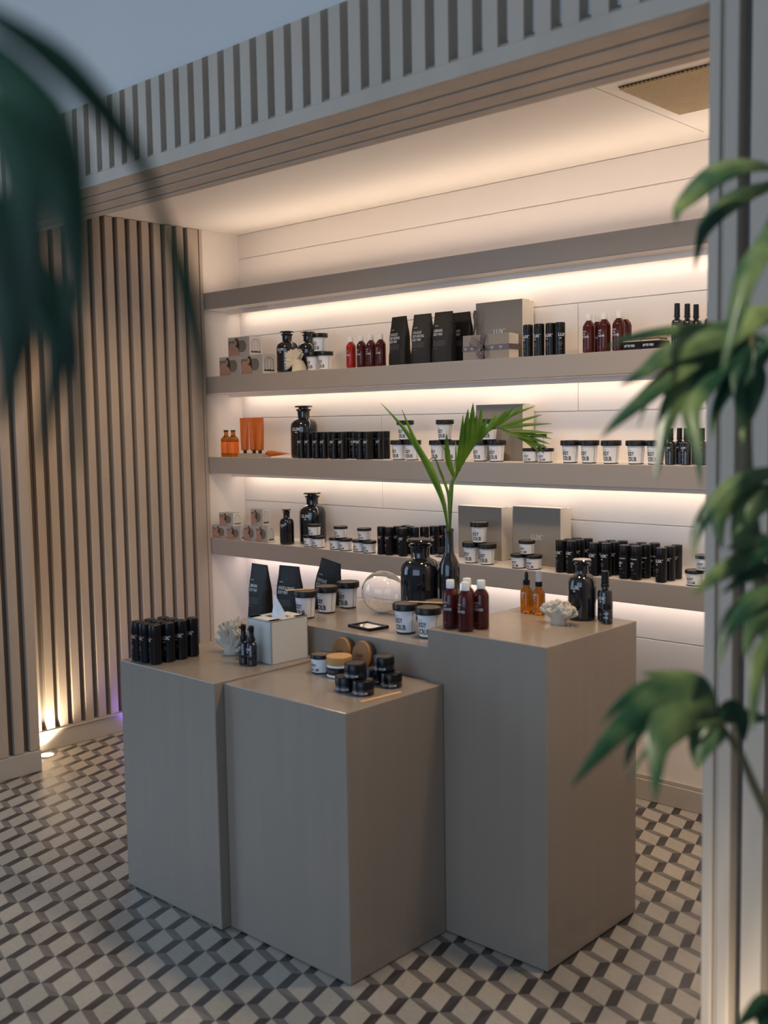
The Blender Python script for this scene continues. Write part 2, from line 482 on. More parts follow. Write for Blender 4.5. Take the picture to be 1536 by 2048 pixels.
# ------------------------------------------------------------------ shelves with LED strips
SX0, SX1, SY = LX+.002, RX-.002, 3.625
SHELF = {'top': 2.304, 'upper': 1.850, 'middle': 1.411, 'lower': 0.960}
LEDC = {'top': (1.0, .77, .58), 'upper': (1.0, .77, .59), 'middle': (1.0, .78, .61), 'lower': (1.0, .84, .79)}
SHL = {'top': 'empty taupe shelf at the top, above the gift boxes, lit on both sides',
       'upper': 'taupe shelf carrying the ribboned gift box and black pouches',
       'middle': 'taupe shelf carrying the amber bottles and orange tubes',
       'lower': 'lowest taupe shelf, the one just above the plinths'}
for k, z in SHELF.items():
    t = thing('wall_shelf', (0, 0, z), 0, SHL[k], 'shelf', 'lit wall shelves')
    b = MB(M_shelf); b.box(SX0, SX1, SY, YB, -.089, 0, .0025); b.build('board', t)
    b = MB(M_wall); b.box(SX0+.002, SX1-.002, SY+.016, YB, -.0905, -.0885); b.build('underside_panel', t)
    b = MB(M_wall); b.box(SX0+.001, SX1-.001, SY+.004, YB, -.002, .0003); b.build('lightened_top', t)  # paler paint on top stands in for LED light falling there
    b = MB(M_wall); b.box(SX0+.05, SX1, 3.746, 3.760, -.112, -.089, .001); b.build('light_pelmet', t)
    b = MB(M_led); b.box(SX0+.06, SX1, LEDY-.012, LEDY+.006, -.0925, -.0902); b.build('led_strip', t)
    area_light('led_light', ((SX0+SX1)/2, LEDY, z-.0932), (R(LEDTILT), 0, 0), SX1-SX0-.08, .016, LEDP[k], LEDC[k], 170)
    if k == 'top':
        b = MB(M_shelf); b.box(SX0+.01, SX1, 3.672, 3.678, .0003, .0080); b.build('light_pelmet', t)
        b = MB(M_led); b.box(SX0+.12, SX1-.1, 3.650, 3.664, .0005, .0012); b.build('led_strip', t)
        area_light('led_light', ((SX0+SX1)/2, 3.657, z+.0016), (R(180), 0, 0), SX1-SX0-.25, .012, LEDUP, (1.0, .77, .58), 178)

# ------------------------------------------------------------------ plinths
def plinth(x0, x1, y0, y1, z, label):
    o = MB(M_plinth); o.box(0, x1-x0, 0, y1-y0, .004, z, .0025)
    o.use(M_dark); o.box(.006, x1-x0-.006, .006, y1-y0-.006, 0, .0045)
    p = o.build('display_plinth'); p.location = (x0, y0, 0)
    return tag(p, label, 'plinth', 'clustered display plinths')
plinth(-3.092, -2.5745, 1.983, 2.449, .797, 'grey wooden plinth with the white tissue box on it')
plinth(-2.5725, -2.037, 2.018, 2.441, .791, 'grey wooden plinth with the stacked small black jars, nearest the viewer')
plinth(-2.099, -1.660, 2.4435, 2.945, .955, 'tallest grey plinth, with the red-brown bottles and amber droppers on it')
plinth(-2.852, -2.101, 2.452, 2.945, .897, 'grey plinth under the glass globe, mirror and tall vase')
plinth(-3.190, -2.854, 2.500, 2.945, .835, 'grey plinth under the three black pouches behind the tissue box')
ZP = {'tissue': .797, 'jars': .791, 'tall': .955, 'globe': .897, 'pouch': .835}

# ------------------------------------------------------------------ ceiling hatch with grille, floor lights
t = thing('ceiling_vent', (-1.80, 3.05, ZC), 0, 'brass coloured mesh air vent in a white ceiling hatch', 'vent')
b = MB(M_ceil); b.box(-.05, .78, -.15, .72, -.005, -.0005, .001); b.use(M_dark); b.box(-.055, .78,   .7205, .7285, -.0012, -.0003); b.box(-.0585, -.0505, -.15, .72, -.0012, -.0003); b.build('hatch_panel', t)
b = MB(M_grille)
for i in range(46):
    x = .015 + i*.0145
    b.box(x, x+.007, .0, .405, -.014, -.007)
for j in range(28):
    y = .004 + j*.0145
    b.box(.01, .69, y, y+.006, -.016, -.009)
b.build('grille', t)
b = MB(M_dark); b.box(.008, .69, .0, .41, -.0085, -.0052); b.build('backing', t)

def floor_light(x, y, label, col, power, spread):
    t = thing('floor_light', (x, y, 0), 0, label, 'floor light', 'recessed floor uplights')
    b = MB(M_steel); b.lathe([(.045, .0005), (.046, .003), (.034, .004), (.033, .001)], 28); b.build('rim', t)
    b = MB(mat('uplight_lens', (1,1,1), .4, emit=col, estr=LENS)); b.lathe([(0, .0024), (.032, .0024), (.032, .0006)], 24); b.build('lens', t)
    d = bpy.data.lights.new('uplight', 'SPOT'); d.energy = power; d.color = col; d.spot_size = R(spread); d.spot_blend = .8; d.shadow_soft_size = .02
    o = bpy.data.objects.new('uplight', d); o.location = (x, y, .012); o.rotation_euler = (R(180), 0, 0); COL.objects.link(o)
floor_light(-4.640, 2.545, 'small round recessed floor light glowing at the foot of the slatted wall', (1.0, .82, .58), UPL, 130)
floor_light(-4.635, 3.09, 'violet recessed floor light hidden between the slatted wall and the plinths', (.25, .14, 1.0), 5.0, 140)
floor_light(-.80, 1.93, 'recessed floor light washing the right post and potted palm', (1.0, .86, .66), UPR, 130)

def fill(x, y, label, power, aim, zc=3.5, cone=34, soft=.03, col=(1.0, .88, .70)):  # unseen lamps added to brighten the plinths, slat wall and palm
    t = thing('added_fill', (x, y, zc), 0, label, 'fill')
    b = MB(M_white); b.lathe([(.03, -.03), (.05, -.03), (.055, -.002), (.03, -.002)], 28); b.build('housing', t)
    b = MB(M_led); b.lathe([(0, -.020), (.03, -.020), (.03, -.018)], 24); b.build('lens', t)
    d = bpy.data.lights.new('fill', 'SPOT'); d.energy = power; d.color = col; d.spot_size = R(cone); d.spot_blend = .6; d.shadow_soft_size = soft
    o = bpy.data.objects.new('fill', d); o.location = (x, y, zc-.035); COL.objects.link(o)
    o.rotation_euler = (Vector(aim)-o.location).to_track_quat('-Z', 'Y').to_euler()
fill(-.30, .60, 'added ceiling downlight aimed at the potted palm by the post', DOWN, (-.60, 1.25, 1.32), 3.5, 27)  # overhead spot added out of view to brighten the leaves
fill(-3.75, 2.72, 'added alcove downlight above the tissue box plinth, hidden behind the lintel', DOWNA, (-3.6, 2.75, 0), ZC, 150, .08, (1.0, .73, .47))  # this and the next two: added for warm light on plinths and slats
fill(-2.15, 2.66, 'added alcove downlight above the tallest plinth, hidden behind the lintel', DOWNA, (-2.2, 2.8, 0), ZC, 150, .08, (1.0, .73, .47))
fill(-1.30, 2.72, 'added alcove downlight right of the tallest plinth, hidden behind the lintel', DOWNR, (-1.35, 2.9, 0), ZC, 140, .08, (1.0, .73, .47))
# ------------------------------------------------------------------ product prototypes (stand at the origin, facing -Y)
def tub_proto(name, cat, word, rl, rt, rb, h, lidh, small=True):
    p = proto(name, cat); t = p['o']
    zt = h - lidh
    rf = lambda z: rb + (rt-rb)*min(1, max(0, z/zt))
    b = MB(M_label)
    b.lathe([(0, .0035), (rf(.0035), .0035), (rf(zt), zt+.002), (0, zt+.002)], 36)
    b.use(M_ink)
    s = zt/.0715
    if word == 'SCRUB':
        b.text('BODY', -.0045, .0325, .031, .0170, wrap(rf)); b.text(word, 0, .0115, .040, .0175, wrap(rf))
        b.text('LUX*  ME', -.010, .0535, .017, .0030, wrap(rf))
    else:
        b.text('BODY', -.004, .0215, .026, .0105, wrap(rf)); b.text(word, -.002, .0075, .035, .0110, wrap(rf))
        b.text('LUX*  ME', -.010, .0360, .015, .0026, wrap(rf))
    a = R(78)                                  # seam of the wrap
    vs = []
    for z in (.004, zt):
        for d in (-.0005, .0007):
            r = rf(z)+.0005; vs.append((r*math.sin(a+d/r), -r*math.cos(a+d/r), z))
    b.add(vs, [(0,1,3,2)])
    b.build('tub_body', t)
    b = MB(M_lid); b.lathe([(0, 0), (rb+.0006, 0), (rb+.001, .0042), (0, .0042)], 36); b.build('base_band', t)
    b = MB(M_lid)
    b.lathe([(0, zt), (rl-.001, zt), (rl, zt+.001), (rl, h-.0015), (rl-.001, h), (rl-.0035, h), (rl-.005, h-.0015), (0, h-.0015)], 36)
    ld = b.build('lid', t)
    b = MB(M_lidtop); b.lathe([(0, h-.0012), (rl-.0055, h-.0012), (rl-.0055, h-.0016)], 30); b.build('lid_disc', ld)
    return p
P_scrub = tub_proto('body_scrub_tub', 'tub', 'SCRUB', .0410, .0345, .0280, .092, .0205)
P_cream = tub_proto('body_cream_tub', 'tub', 'CREAM', .0355, .0322, .0292, .0590, .0125)
P_balm = tub_proto('body_balm_tub', 'tub', 'BALM', .0355, .0322, .0292, .0600, .0130)

def tube_proto(kind):
    p = proto('lotion_bottle', 'bottle'); t = p['o']
    r, h, zc = .0215, .134, .098
    b = MB(M_blackmatte); b.lathe([(0, 0), (r-.003, 0), (r, .003), (r, zc-.001), (0, zc-.001)], 30)
    f = wrap(lambda z: r)
    if kind == 'oil':
        b.use(M_wink); b.text('LUX* RESORTS', 0, .080, .030, .0045, f)
        b.text('BODY', -.006, .060, .019, .0085, f); b.text('OIL', -.009, .049, .012, .0085, f)
        b.use(M_gink); b.text('NOURISHING', -.005, .039, .020, .0035, f); b.text('100ML', .008, .0250, .008, .003, f)
    else:
        b.use(M_cink if kind == 'copper' else M_wink)
        b.text('LUX*', 0, .0770, .034, .0130, f); b.text('ME', -.008, .0670, .010, .0045, f)
        if kind != 'copper': b.use(M_gink)
        for i, s in enumerate(('SHOWER', 'AND BATH', 'GEL')): b.text(s, -.008, .0500-.006*i, (.016,.019,.009)[i], .0042, f)
        b.text('100ML', -.008, .0250, .011, .0032, f)
    b.build('bottle_body', t)
    b = MB(M_black); b.lathe([(0, zc), (r-.0002, zc), (r, zc+.001), (r, h-.004), (r-.001, h-.0012), (r-.004, h), (0, h)], 30); b.build('cap', t)
    return p
P_tube = tube_proto('white'); P_tubec = tube_proto('copper'); P_tubeo = tube_proto('oil')

def red_proto(mt):
    p = proto('shower_gel_bottle', 'bottle'); t = p['o']
    r = .0240
    b = MB(mt); b.lathe([(0, 0), (r-.004, 0), (r-.001, .0015), (r, .005), (r, .100), (r-.002, .108), (r-.007, .117), (.0112, .1225), (.0105, .125), (0, .125)], 32)
    f = wrap(lambda z: r)
    b.use(M_wink)
    b.text('BATH', -.006, .079, .015, .006, f); b.text('AND', -.008, .069, .011, .006, f); b.text('SHOWER', -.001, .057, .030, .0085, f)
    b.use(M_gink); b.text('LUX* ME', -.009, .018, .014, .003, f)
    b.build('bottle_body', t)
    b = MB(M_whitecap); b.lathe([(0, .1245), (.0128, .1245), (.0130, .126), (.0126, .1485), (.0115, .150), (0, .150)], 26); b.build('cap', t)
    return p
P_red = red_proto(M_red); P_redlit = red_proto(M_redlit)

def amber_proto():
    p = proto('amber_bottle', 'bottle'); t = p['o']; r = .030
    b = MB(M_amber); b.lathe([(0, 0), (r-.003, 0), (r, .004), (r, .094), (r-.004, .102), (.013, .115), (.0115, .119), (.0115, .138), (0, .138)], 32); b.build('bottle_body', t)
    b = MB(M_orange); b.lathe([(r+.0004, .019), (r+.0004, .083), (r+.0001, .083), (r+.0001, .019)], 32); b.build('label_band', t)
    b = MB(M_lid); b.lathe([(0, .1375), (.0135, .1375), (.0135, .146), (0, .146)], 24); b.build('cap', t)
    return p
P_amber = amber_proto()

def dropper_proto(kind):
    p = proto('dropper_bottle' if kind == 'dropper' else 'amber_spray_bottle', 'bottle'); t = p['o']; r = .0205
    b = MB(M_amber); b.lathe([(0, 0), (r-.003, 0), (r, .003), (r, .070), (r-.003, .078), (.0105, .086), (.010, .094), (0, .094)], 30)
    b.use(M_wink); b.text('LUX*', -.003, .064, .020, .007, wrap(lambda z: r)); b.text('ME', -.005, .056, .006, .004, wrap(lambda z: r))
    b.build('bottle_body', t)
    b = MB(M_black); b.lathe([(0, .0935), (.0118, .0935), (.0118, .110), (0, .110)], 24); b.build('collar', t)
    if kind == 'dropper':
        b = MB(M_black); b.lathe([(0, .110), (.0062, .110), (.0065, .128), (.004, .136), (0, .139)], 20); b.build('dropper_bulb', t)
    else:
        b = MB(M_greycap); b.lathe([(0, .110), (.0095, .110), (.0092, .1455), (0, .147)], 22); b.build('cap', t)
    return p
P_drop = dropper_proto('dropper'); P_aspray = dropper_proto('spray')

def spray_proto(h):
    p = proto('black_spray_bottle', 'bottle'); t = p['o']; r = .0205
    k = h/.163
    b = MB(M_bglass); b.lathe([(0, 0), (r-.003, 0), (r, .003), (r, .094*k), (r-.003, .101*k), (.010, .105*k), (.009, .112*k), (0, .112*k)], 30)
    f = wrap(lambda z: r); b.use(M_wink); b.text('LUX*', -.002, .072*k, .024, .009*k, f); b.text('ME', -.005, .063*k, .007, .0045*k, f)
    b.use(M_gink); b.text('BODY MIST', 0, .045*k, .028, .005*k, f); b.text('100ML', -.004, .022*k, .012, .0035, f)
    b.build('bottle_body', t)
    b = MB(M_black); b.lathe([(0, .1115*k), (.0115, .1115*k), (.0115, .119*k), (.0095, .121*k), (0, .121*k)], 22); b.build('collar', t)
    b = MB(M_black); b.lathe([(0, .121*k), (.0105, .121*k), (.0100, h-.001), (.009, h), (0, h)], 22); b.build('cap', t)
    return p
P_spray = spray_proto(.163); P_mist = spray_proto(.138)

def pump_proto():
    p = proto('black_pump_bottle', 'bottle'); t = p['o']; r = .0180
    b = MB(M_bglass); b.lathe([(0, 0), (r-.003, 0), (r, .003), (r, .069), (r-.003, .075), (.009, .079), (.009, .083), (0, .083)], 28)
    f = wrap(lambda z: r); b.use(M_wink); b.text('LUX*', -.003, .052, .022, .0085, f); b.text('ME', -.006, .044, .007, .004, f)
    b.use(M_gink); b.text('FACE SERUM', -.002, .031, .022, .006, f)
    b.build('bottle_body', t)
    b = MB(M_black); b.lathe([(0, .082), (.0120, .082), (.0120, .092), (.0085, .097), (.0075, .112), (0, .112)], 22); b.build('collar', t)
    b = MB(M_black); b.lathe([(0, .112), (.0085, .112), (.0092, .118), (.0088, .131), (.007, .133), (0, .133)], 22)
    b.box(-.0045, .0045, -.017, 0, .121, .128, .0015); b.build('pump_head', t)
    return p
P_pump = pump_proto()

def apoth_proto(h, r, logo=True):
    p = proto('apothecary_bottle', 'apothecary bottle'); t = p['o']
    k = h/.268; rn = r*.46
    prof = [(0, .002), (r*.55, 0), (r*.92, .001), (r*.985, .006*k), (r, .016*k), (r, .150*k), (r*.985, .166*k), (r*.92, .181*k), (r*.78, .193*k), (r*.60, .2*k), (rn, .205*k), (rn*.96, .212*k), (rn, .238*k), (rn*1.22, .244*k), (rn*1.25, .248*k), (rn*1.1, .251*k), (0, .251*k)]
    b = MB(M_bglass); b.lathe(prof, 44)
    if logo:
        f = wrap(lambda z: r); b.use(M_wink)
        b.text('LUX*', -.006, .140*k, r*.78, .017*k, f); b.text('ME', -.010, .128*k, r*.18, .007*k, f)
    b.build('bottle_body', t)
    b = MB(M_bglass); b.lathe([(0, .2512*k), (rn*.8, .2512*k), (rn*.8, .257*k), (rn*1.40, .2595*k), (rn*1.47, .264*k), (rn*1.35, h), (0, h)], 40); b.build('stopper', t)
    return p
P_apo = apoth_proto(.268, .0700); P_apom = apoth_proto(.213, .0560); P_apos = apoth_proto(.184, .0375); P_apot = apoth_proto(.192, .0445)

def pouch_proto(lines):
    p = proto('body_wrap_pouch', 'pouch'); t = p['o']
    H = .222; n = 26; m = 17
    def half(z): return .0565 - .007*max(0, (z-.15)/.07)**2 + .0015*math.sin(z*60)
    def dep(z): return .0285*max(0.03, 1-(z/H)**1.7)**.9
    vs, fs = [], []
    for j in range(m):
        z = H*j/(m-1); wd, d = half(z), dep(z)
        for i in range(n):
            a = 2*PI*i/n
            c, s_ = math.cos(a), math.sin(a)
            e = .42
            x = wd*math.copysign(abs(c)**e, c); y = d*math.copysign(abs(s_)**e, s_)
            y += .0012*math.sin(9*a+z*80)*(1 if 0 < j < m-1 else 0)*min(1, d/.01)
            vs.append((x, y, z))
    for j in range(m-1):
        for i in range(n):
            k = (i+1) % n; fs.append((j*n+i, j*n+k, (j+1)*n+k, (j+1)*n+i))
    fs.append(list(range(n))[::-1]); fs.append([(m-1)*n+i for i in range(n)])
    b = MB(M_pouch); b.add(vs, fs, True)
    f = lambda x, z: (x, -dep(z)-.0018, z)
    b.use(M_wink); b.text('LUX*  ME', -.030, .160, .018, .004, f)
    z = .134
    for s in lines:
        b.text(s, -.043+.0027*len(s), z, .0054*len(s), .0125, f); z -= .0165
    b.use(M_gink)
    for i in range(4): b.text('MINERAL RICH BODY MASK FOR SOFT SKIN', -.010, .092-.0065*i, .066-.004*(i % 2), .0034, f)
    b.text('NET 250 G', -.030, .060, .026, .0034, f)
    b.build('pouch_body', t)
    b = MB(M_pouch); b.box(-.0495, .0495, -.0016, .0016, H-.014, H+.001, .0006); b.build('top_seal', t)
    return p
P_choc = pouch_proto(('CHOCOLATE', 'SELF-HEATING', 'BODY WRAP')); P_lam = pouch_proto(('LAMINARIA', 'BODY WRAP')); P_ging = pouch_proto(('GINGER & ORANGE', 'BODY WRAP'))

def cupbox_proto(wd, dp, h, tint):
    """small carton: photo panel on the front, a bell shaped cup on the right side"""
    p = proto('cupping_set_box', 'box'); t = p['o']
    b = MB(M_boxgrey); b.box(0, wd, 0, dp, 0, h, .0008)
    b.use(M_boxwhite); b.box(wd-.0004, wd+.0006, .0012, dp-.0012, .0012, h-.0012)
    b.build('carton', t)
    b = MB(M_oval)                         # printed front panel
    y = -.0006
    rr = h*.31; x1 = wd*.86; zc = h*.5
    vs = [(0.004, y, zc-rr), (x1-rr, y, zc-rr)] + [(x1-rr+rr*math.sin(a), y, zc-rr*math.cos(a)) for a in [PI*i/12 for i in range(1, 12)]] + [(x1-rr, y, zc+rr), (.004, y, zc+rr)]
    b.add(vs, [list(range(len(vs)))])
    def poly(m, pts, yy): b.use(m); b.add([(x*wd, yy, z*h) for x, z in pts], [list(range(len(pts)))])
    poly(M_hair, [(.36,.60),(.44,.42),(.52,.30),(.54,.55),(.50,.80),(.46,.92),(.38,.94),(.33,.86),(.33,.70)], y-.0003)
    poly(M_skin, [(.02,.04),(.56,.04),(.50,.30),(.45,.46),(.38,.44),(.30,.66),(.14,.72),(.05,.55)], y-.0006)
    poly(M_skin, [(.30,.60),(.40,.56),(.44,.72),(.40,.84),(.33,.82)], y-.0009)
    b.use(M_gink); b.text('CUPPING SET', wd*.66, h*.50, wd*.26, h*.06, flat(y-.0004))
    b.build('front_print', t)
    b = MB(tint)                           # bell printed on the side
    x = wd+.0009; s = min(dp, h)
    def arch(r0, r1, zb, zt):
        vs, fs = [], []; N = 14
        pts = [(-1, zb)] + [(-math.cos(PI*i/N), zt-(1-math.sin(PI*i/N))*s*.28) for i in range(N+1)] + [(1, zb)]
        for q, z in pts:
            vs.append((x, dp/2+q*r0*s, z)); vs.append((x, dp/2+q*r1*s, z - (.0 if z == zb else s*.03)))
        for i in range(len(pts)-1): fs.append((2*i, 2*i+2, 2*i+3, 2*i+1))
        b.add(vs, fs)
    arch(.33, .29, h*.20, h*.88); arch(.14, .11, h*.22, h*.84)
    b.use(M_hair); b.add([(x+.0002, dp/2+q*s*.40, z*h) for q, z in ((-1,.14),(1,.14),(.85,.25),(.5,.2),(0,.24),(-.5,.2),(-.85,.25))], [list(range(7))])
    b.build('side_print', t)
    return p
P_cupL = cupbox_proto(.176, .092, .101, M_gink); P_cupM = cupbox_proto(.176, .088, .100, M_mauve)
P_cupS = cupbox_proto(.121, .060, .072, M_gink); P_cupT = cupbox_proto(.096, .048, .088, M_gink)

def giftbox_proto(wd, dp, h, logo=True):
    p = proto('gift_box', 'gift box'); t = p['o']
    b = MB(M_kraft); b.box(0, wd, 0, dp*.62, 0, h, .001)
    if logo: b.use(M_foil); b.text('LUX*', wd*.52, h*.44, .062, .024, flat(-.0006)); b.use(M_kraft)
    b.build('lid', t)
    b = MB(M_cream); b.box(.003, wd-.003, dp*.62, dp, .003, h-.003, .0008); b.build('tray', t)
    b = MB(M_cream); b.box(wd-.0003, wd+.0005, .001, dp*.62-.001, .001, h-.001); b.box(.001, wd-.001, .001, dp*.62-.001, h-.0003, h+.0005); b.build('edge_paper', t)
    return p
P_gift = giftbox_proto(.246, .088, .252); P_giftplain = giftbox_proto(.246, .088, .240, False)

def jar_proto():
    p = proto('black_cream_jar', 'jar'); t = p['o']; r = .0325
    b = MB(M_bglass); b.lathe([(0, 0), (r-.003, 0), (r, .002), (r, .019), (0, .019)], 34)
    b.use(M_wink); b.text('LUX* BODY CREAM', 0, .0055, .066, .0075, wrap(lambda z: r)); b.build('jar_body', t)
    b = MB(M_black); b.lathe([(0, .0192), (r+.0003, .0192), (r+.0003, .042), (r-.001, .0438), (r-.003, .0445), (r-.0045, .0438), (0, .0436)], 34)
    b.build('lid', t)
    return p
P_jar = jar_proto()

# ------------------------------------------------------------------ goods on the upper shelf
z = SHELF['upper'] + .0005
place(P_cupL, (-4.592, 3.640, z), 'photo carton at the left end of the upper shelf, bottom left of three', 'large cupping cartons')
place(P_cupL, (-4.412, 3.640, z), 'photo carton on the upper shelf with a grey bell on its side', 'large cupping cartons')
place(P_cupM, (-4.514, 3.641, z+.1014), 'photo carton stacked on two others, mauve bell on its side')
place(P_apom, (-4.118, 3.710, z), 'black apothecary bottle on the upper shelf, half hidden by cream coral', rz=R(18))
place(P_apom, (-4.078, 3.822, z), 'black apothecary bottle pushed behind another one near the cream coral')
place(P_scrub, (-3.913, 3.700, z), 'white scrub tub touching the cream coral, lower left of its pyramid')
place(P_scrub, (-3.822, 3.695, z), 'white scrub tub on the upper shelf nearest the red bottles, lower right of its pyramid')
place(P_scrub, (-3.863, 3.700, z+.0922), 'white scrub tub topping the pyramid next to the cream coral')
for i, x in enumerate((-3.607, -3.537, -3.473, -3.411)):
    place(P_redlit if i == 0 else P_red, (x, 3.662, z), ('red bottle coloured as backlit, leftmost of four on the upper shelf', 'red bottle second from left in the row of four on the upper shelf',
          'red bottle third from left in the row of four on the upper shelf', 'red bottle at the right of the row of four, next to the black pouches')[i], 'red bottles between tubs and pouches', rz=R(-4+3*i))
place(P_choc, (-3.300, 3.672, z), 'black chocolate body wrap pouch next to the red bottles', 'chocolate pouches on the upper shelf', rz=R(-6))
place(P_choc, (-3.158, 3.672, z), 'black chocolate body wrap pouch with a slanting top, second of the upper row', 'chocolate pouches on the upper shelf', rz=R(3))
place(P_lam, (-3.030, 3.668, z), 'black laminaria body wrap pouch in front on the upper shelf, third in the row', 'laminaria pouches on the upper shelf', rz=R(2))
place(P_lam, (-2.996, 3.752, z), 'black body wrap pouch half hidden behind the ribboned gift box', 'laminaria pouches on the upper shelf', rz=R(-2))
place(P_gift, (-2.932, 3.772, z), 'large taupe gift box standing behind the ribboned one', sc=1.02)
# ribboned gift box
gx, gy, gw, gh, gd = -2.902, 3.640, .246, .106, .074
t = thing('ribboned_gift_box', (gx, gy, z), 0, 'taupe gift box tied with a mauve ribbon and bow', 'gift box')
b = MB(M_kraft); b.box(0, gw, 0, gd*.6, 0, gh, .001); b.build('lid', t)
b = MB(M_cream); b.box(.003, gw-.003, gd*.6, gd, .002, gh-.003, .0008); b.box(gw-.0003, gw+.0005, .001, gd*.6-.001, .001, gh-.001); b.build('tray', t)
rb = MB(M_ribbon)
rb.box(-.001, gw+.0015, -.0016, -.0004, .037, .060); rb.box(gw+.0006, gw+.0018, -.0016, gd+.001, .037, .060); rb.box(-.0012, 0, -.0016, gd+.001, .037, .060)
rb.box(.098, .119, -.0016, -.0004, -.0002, gh+.0012); rb.box(.098, .119, -.0016, gd, gh+.0004, gh+.0014)
rb.use(M_wink)
for x in (.016, .052, .160, .205): rb.text('LUX*', x, .046, .017, .0075, flat(-.0020)); rb.text('ME', x, .0405, .006, .003, flat(-.0020))
ro = rb.build('ribbon', t)
bw = MB(M_ribbon)
def strip(mb, pts, wd, nrm, th=.0007):
    pts = [Vector(p) for p in pts]; N = Vector(nrm).normalized(); n = len(pts); vs, fs = [], []
    ws = wd if isinstance(wd, (list, tuple)) else [wd]*n
    for i, p in enumerate(pts):
        tt = (pts[min(i+1,n-1)]-pts[max(i-1,0)]).normalized(); sd = tt.cross(N).normalized(); up = sd.cross(tt).normalized()
        for q in (sd*ws[i]/2+up*th/2, -sd*ws[i]/2+up*th/2, -sd*ws[i]/2-up*th/2, sd*ws[i]/2-up*th/2): vs.append(p+q)
    for i in range(n-1):
        for k in range(4): fs.append((4*i+k, 4*i+(k+1)%4, 4*i+4+(k+1)%4, 4*i+4+k))
    fs += [(3,2,1,0), (4*n-4,4*n-3,4*n-2,4*n-1)]
    mb.add(vs, fs)
kx = .108
strip(bw, [(kx,-.006,.056),(kx-.016,-.012,.066),(kx-.036,-.010,.075),(kx-.062,-.006,.086)], [.008,.018,.024,.030], (0,-1,.2))
strip(bw, [(kx,-.006,.056),(kx-.020,-.014,.058),(kx-.044,-.010,.066),(kx-.066,-.005,.070)], [.008,.014,.018,.022], (0,-1,.1))
strip(bw, [(kx,-.006,.054),(kx-.010,-.016,.042),(kx-.012,-.020,.026),(kx-.004,-.014,.012),(kx+.006,-.006,.006)], [.010,.014,.016,.016,.014], (.6,-1,.1))
strip(bw, [(kx,-.006,.054),(kx+.012,-.016,.044),(kx+.014,-.018,.028),(kx+.008,-.012,.010),(kx+.002,-.006,.004)], [.010,.014,.016,.014,.012], (-.6,-1,.1))
strip(bw, [(kx,-.006,.058),(kx+.006,-.014,.074),(kx+.012,-.016,.092),(kx+.012,-.008,.106)], [.010,.018,.022,.022], (.3,-1,.1))
bw.lathe([(0,-.008),(.006,-.006),(.0075,0),(.006,.006),(0,.008)], 12, (kx,-.008,.056)); bw.build('bow', ro)
tt_ = MB(M_ribbon); strip(tt_, [(-2.930, 3.752, z+.105),(-2.922,3.748,z+.140),(-2.914,3.744,z+.172),(-2.916,3.74,z+.198),(-2.908,3.738,z+.222)], [.006,.010,.012,.013,.014], (.3,-1,0))
tt_.box(-2.936, -2.922, 3.748, 3.756, z+.0002, z+.106)
tag(tt_.build('ribbon_tie'), 'curled mauve ribbon end standing up left of the large gift box', 'ribbon')
UT = (-2.586, -2.530, -2.482, -2.437)
for i, x in enumerate(UT):
    place(P_tube, (x, 3.680+.012*(i > 1), z), ('black bottle touching the large gift box on the upper shelf, first of four', 'black bottle second from the large gift box on the upper shelf',
          'black bottle third from the large gift box on the upper shelf', 'black bottle last of the four right of the large gift box')[i], 'black bottles on the upper shelf', rz=R((4, 0, 12, 60)[i]))
for x, y, l in ((-2.285, 3.668, 'front left red-brown bottle in the upper shelf group of five'), (-2.291, 3.742, 'red-brown bottle hidden behind two others in the upper shelf group of five'),
                (-2.215, 3.668, 'front middle red-brown bottle in the upper shelf group of five'), (-2.153, 3.672, 'front right red-brown bottle in the upper shelf group of five, beside flat black boxes'),
                (-2.166, 3.745, 'rear right red-brown bottle in the upper shelf group of five')):
    place(P_red, (x, y, z), l, 'five red-brown bottles on the upper shelf', sc=1.02)
def flatbox():
    p = proto('flat_black_box', 'box'); t = p['o']
    b = MB(M_blackmatte); b.box(0, .077, 0, .080, 0, .030, .0008); b.use(M_wink); b.text('UP TO YOU', .030, .0105, .044, .0095, flat(-.0005)); b.build('sleeve', t)
    b = MB(M_cream); b.box(.0008, .0762, .001, .079, .0302, .0345, .0006); b.build('tray', t)
    b = MB(M_bamboodark); b.box(.004, .072, .006, .074, .0346, .042, .002); b.build('bamboo_top', t)
    return p
P_flat = flatbox()
place(P_flat, (-2.1175, 3.640, z), 'flat black box with bamboo top next to the red-brown bottles', 'flat black boxes')
place(P_flat, (-2.0385, 3.640, z), 'flat black box with bamboo top on the side of the black sprays', 'flat black boxes')
place(P_spray, (-1.905, 3.668, z), 'tall black spray bottle in front of two others on the upper shelf', 'upper shelf sprays')
place(P_spray, (-1.888, 3.715, z), 'tall black spray bottle in the middle of three on the upper shelf', 'upper shelf sprays')
place(P_spray, (-1.876, 3.762, z), 'tall black spray bottle at the back of three on the upper shelf', 'upper shelf sprays')
place(P_spray, (-1.785, 3.690, z), 'black bottle peeping out from behind the right post on the upper shelf', sc=.97)

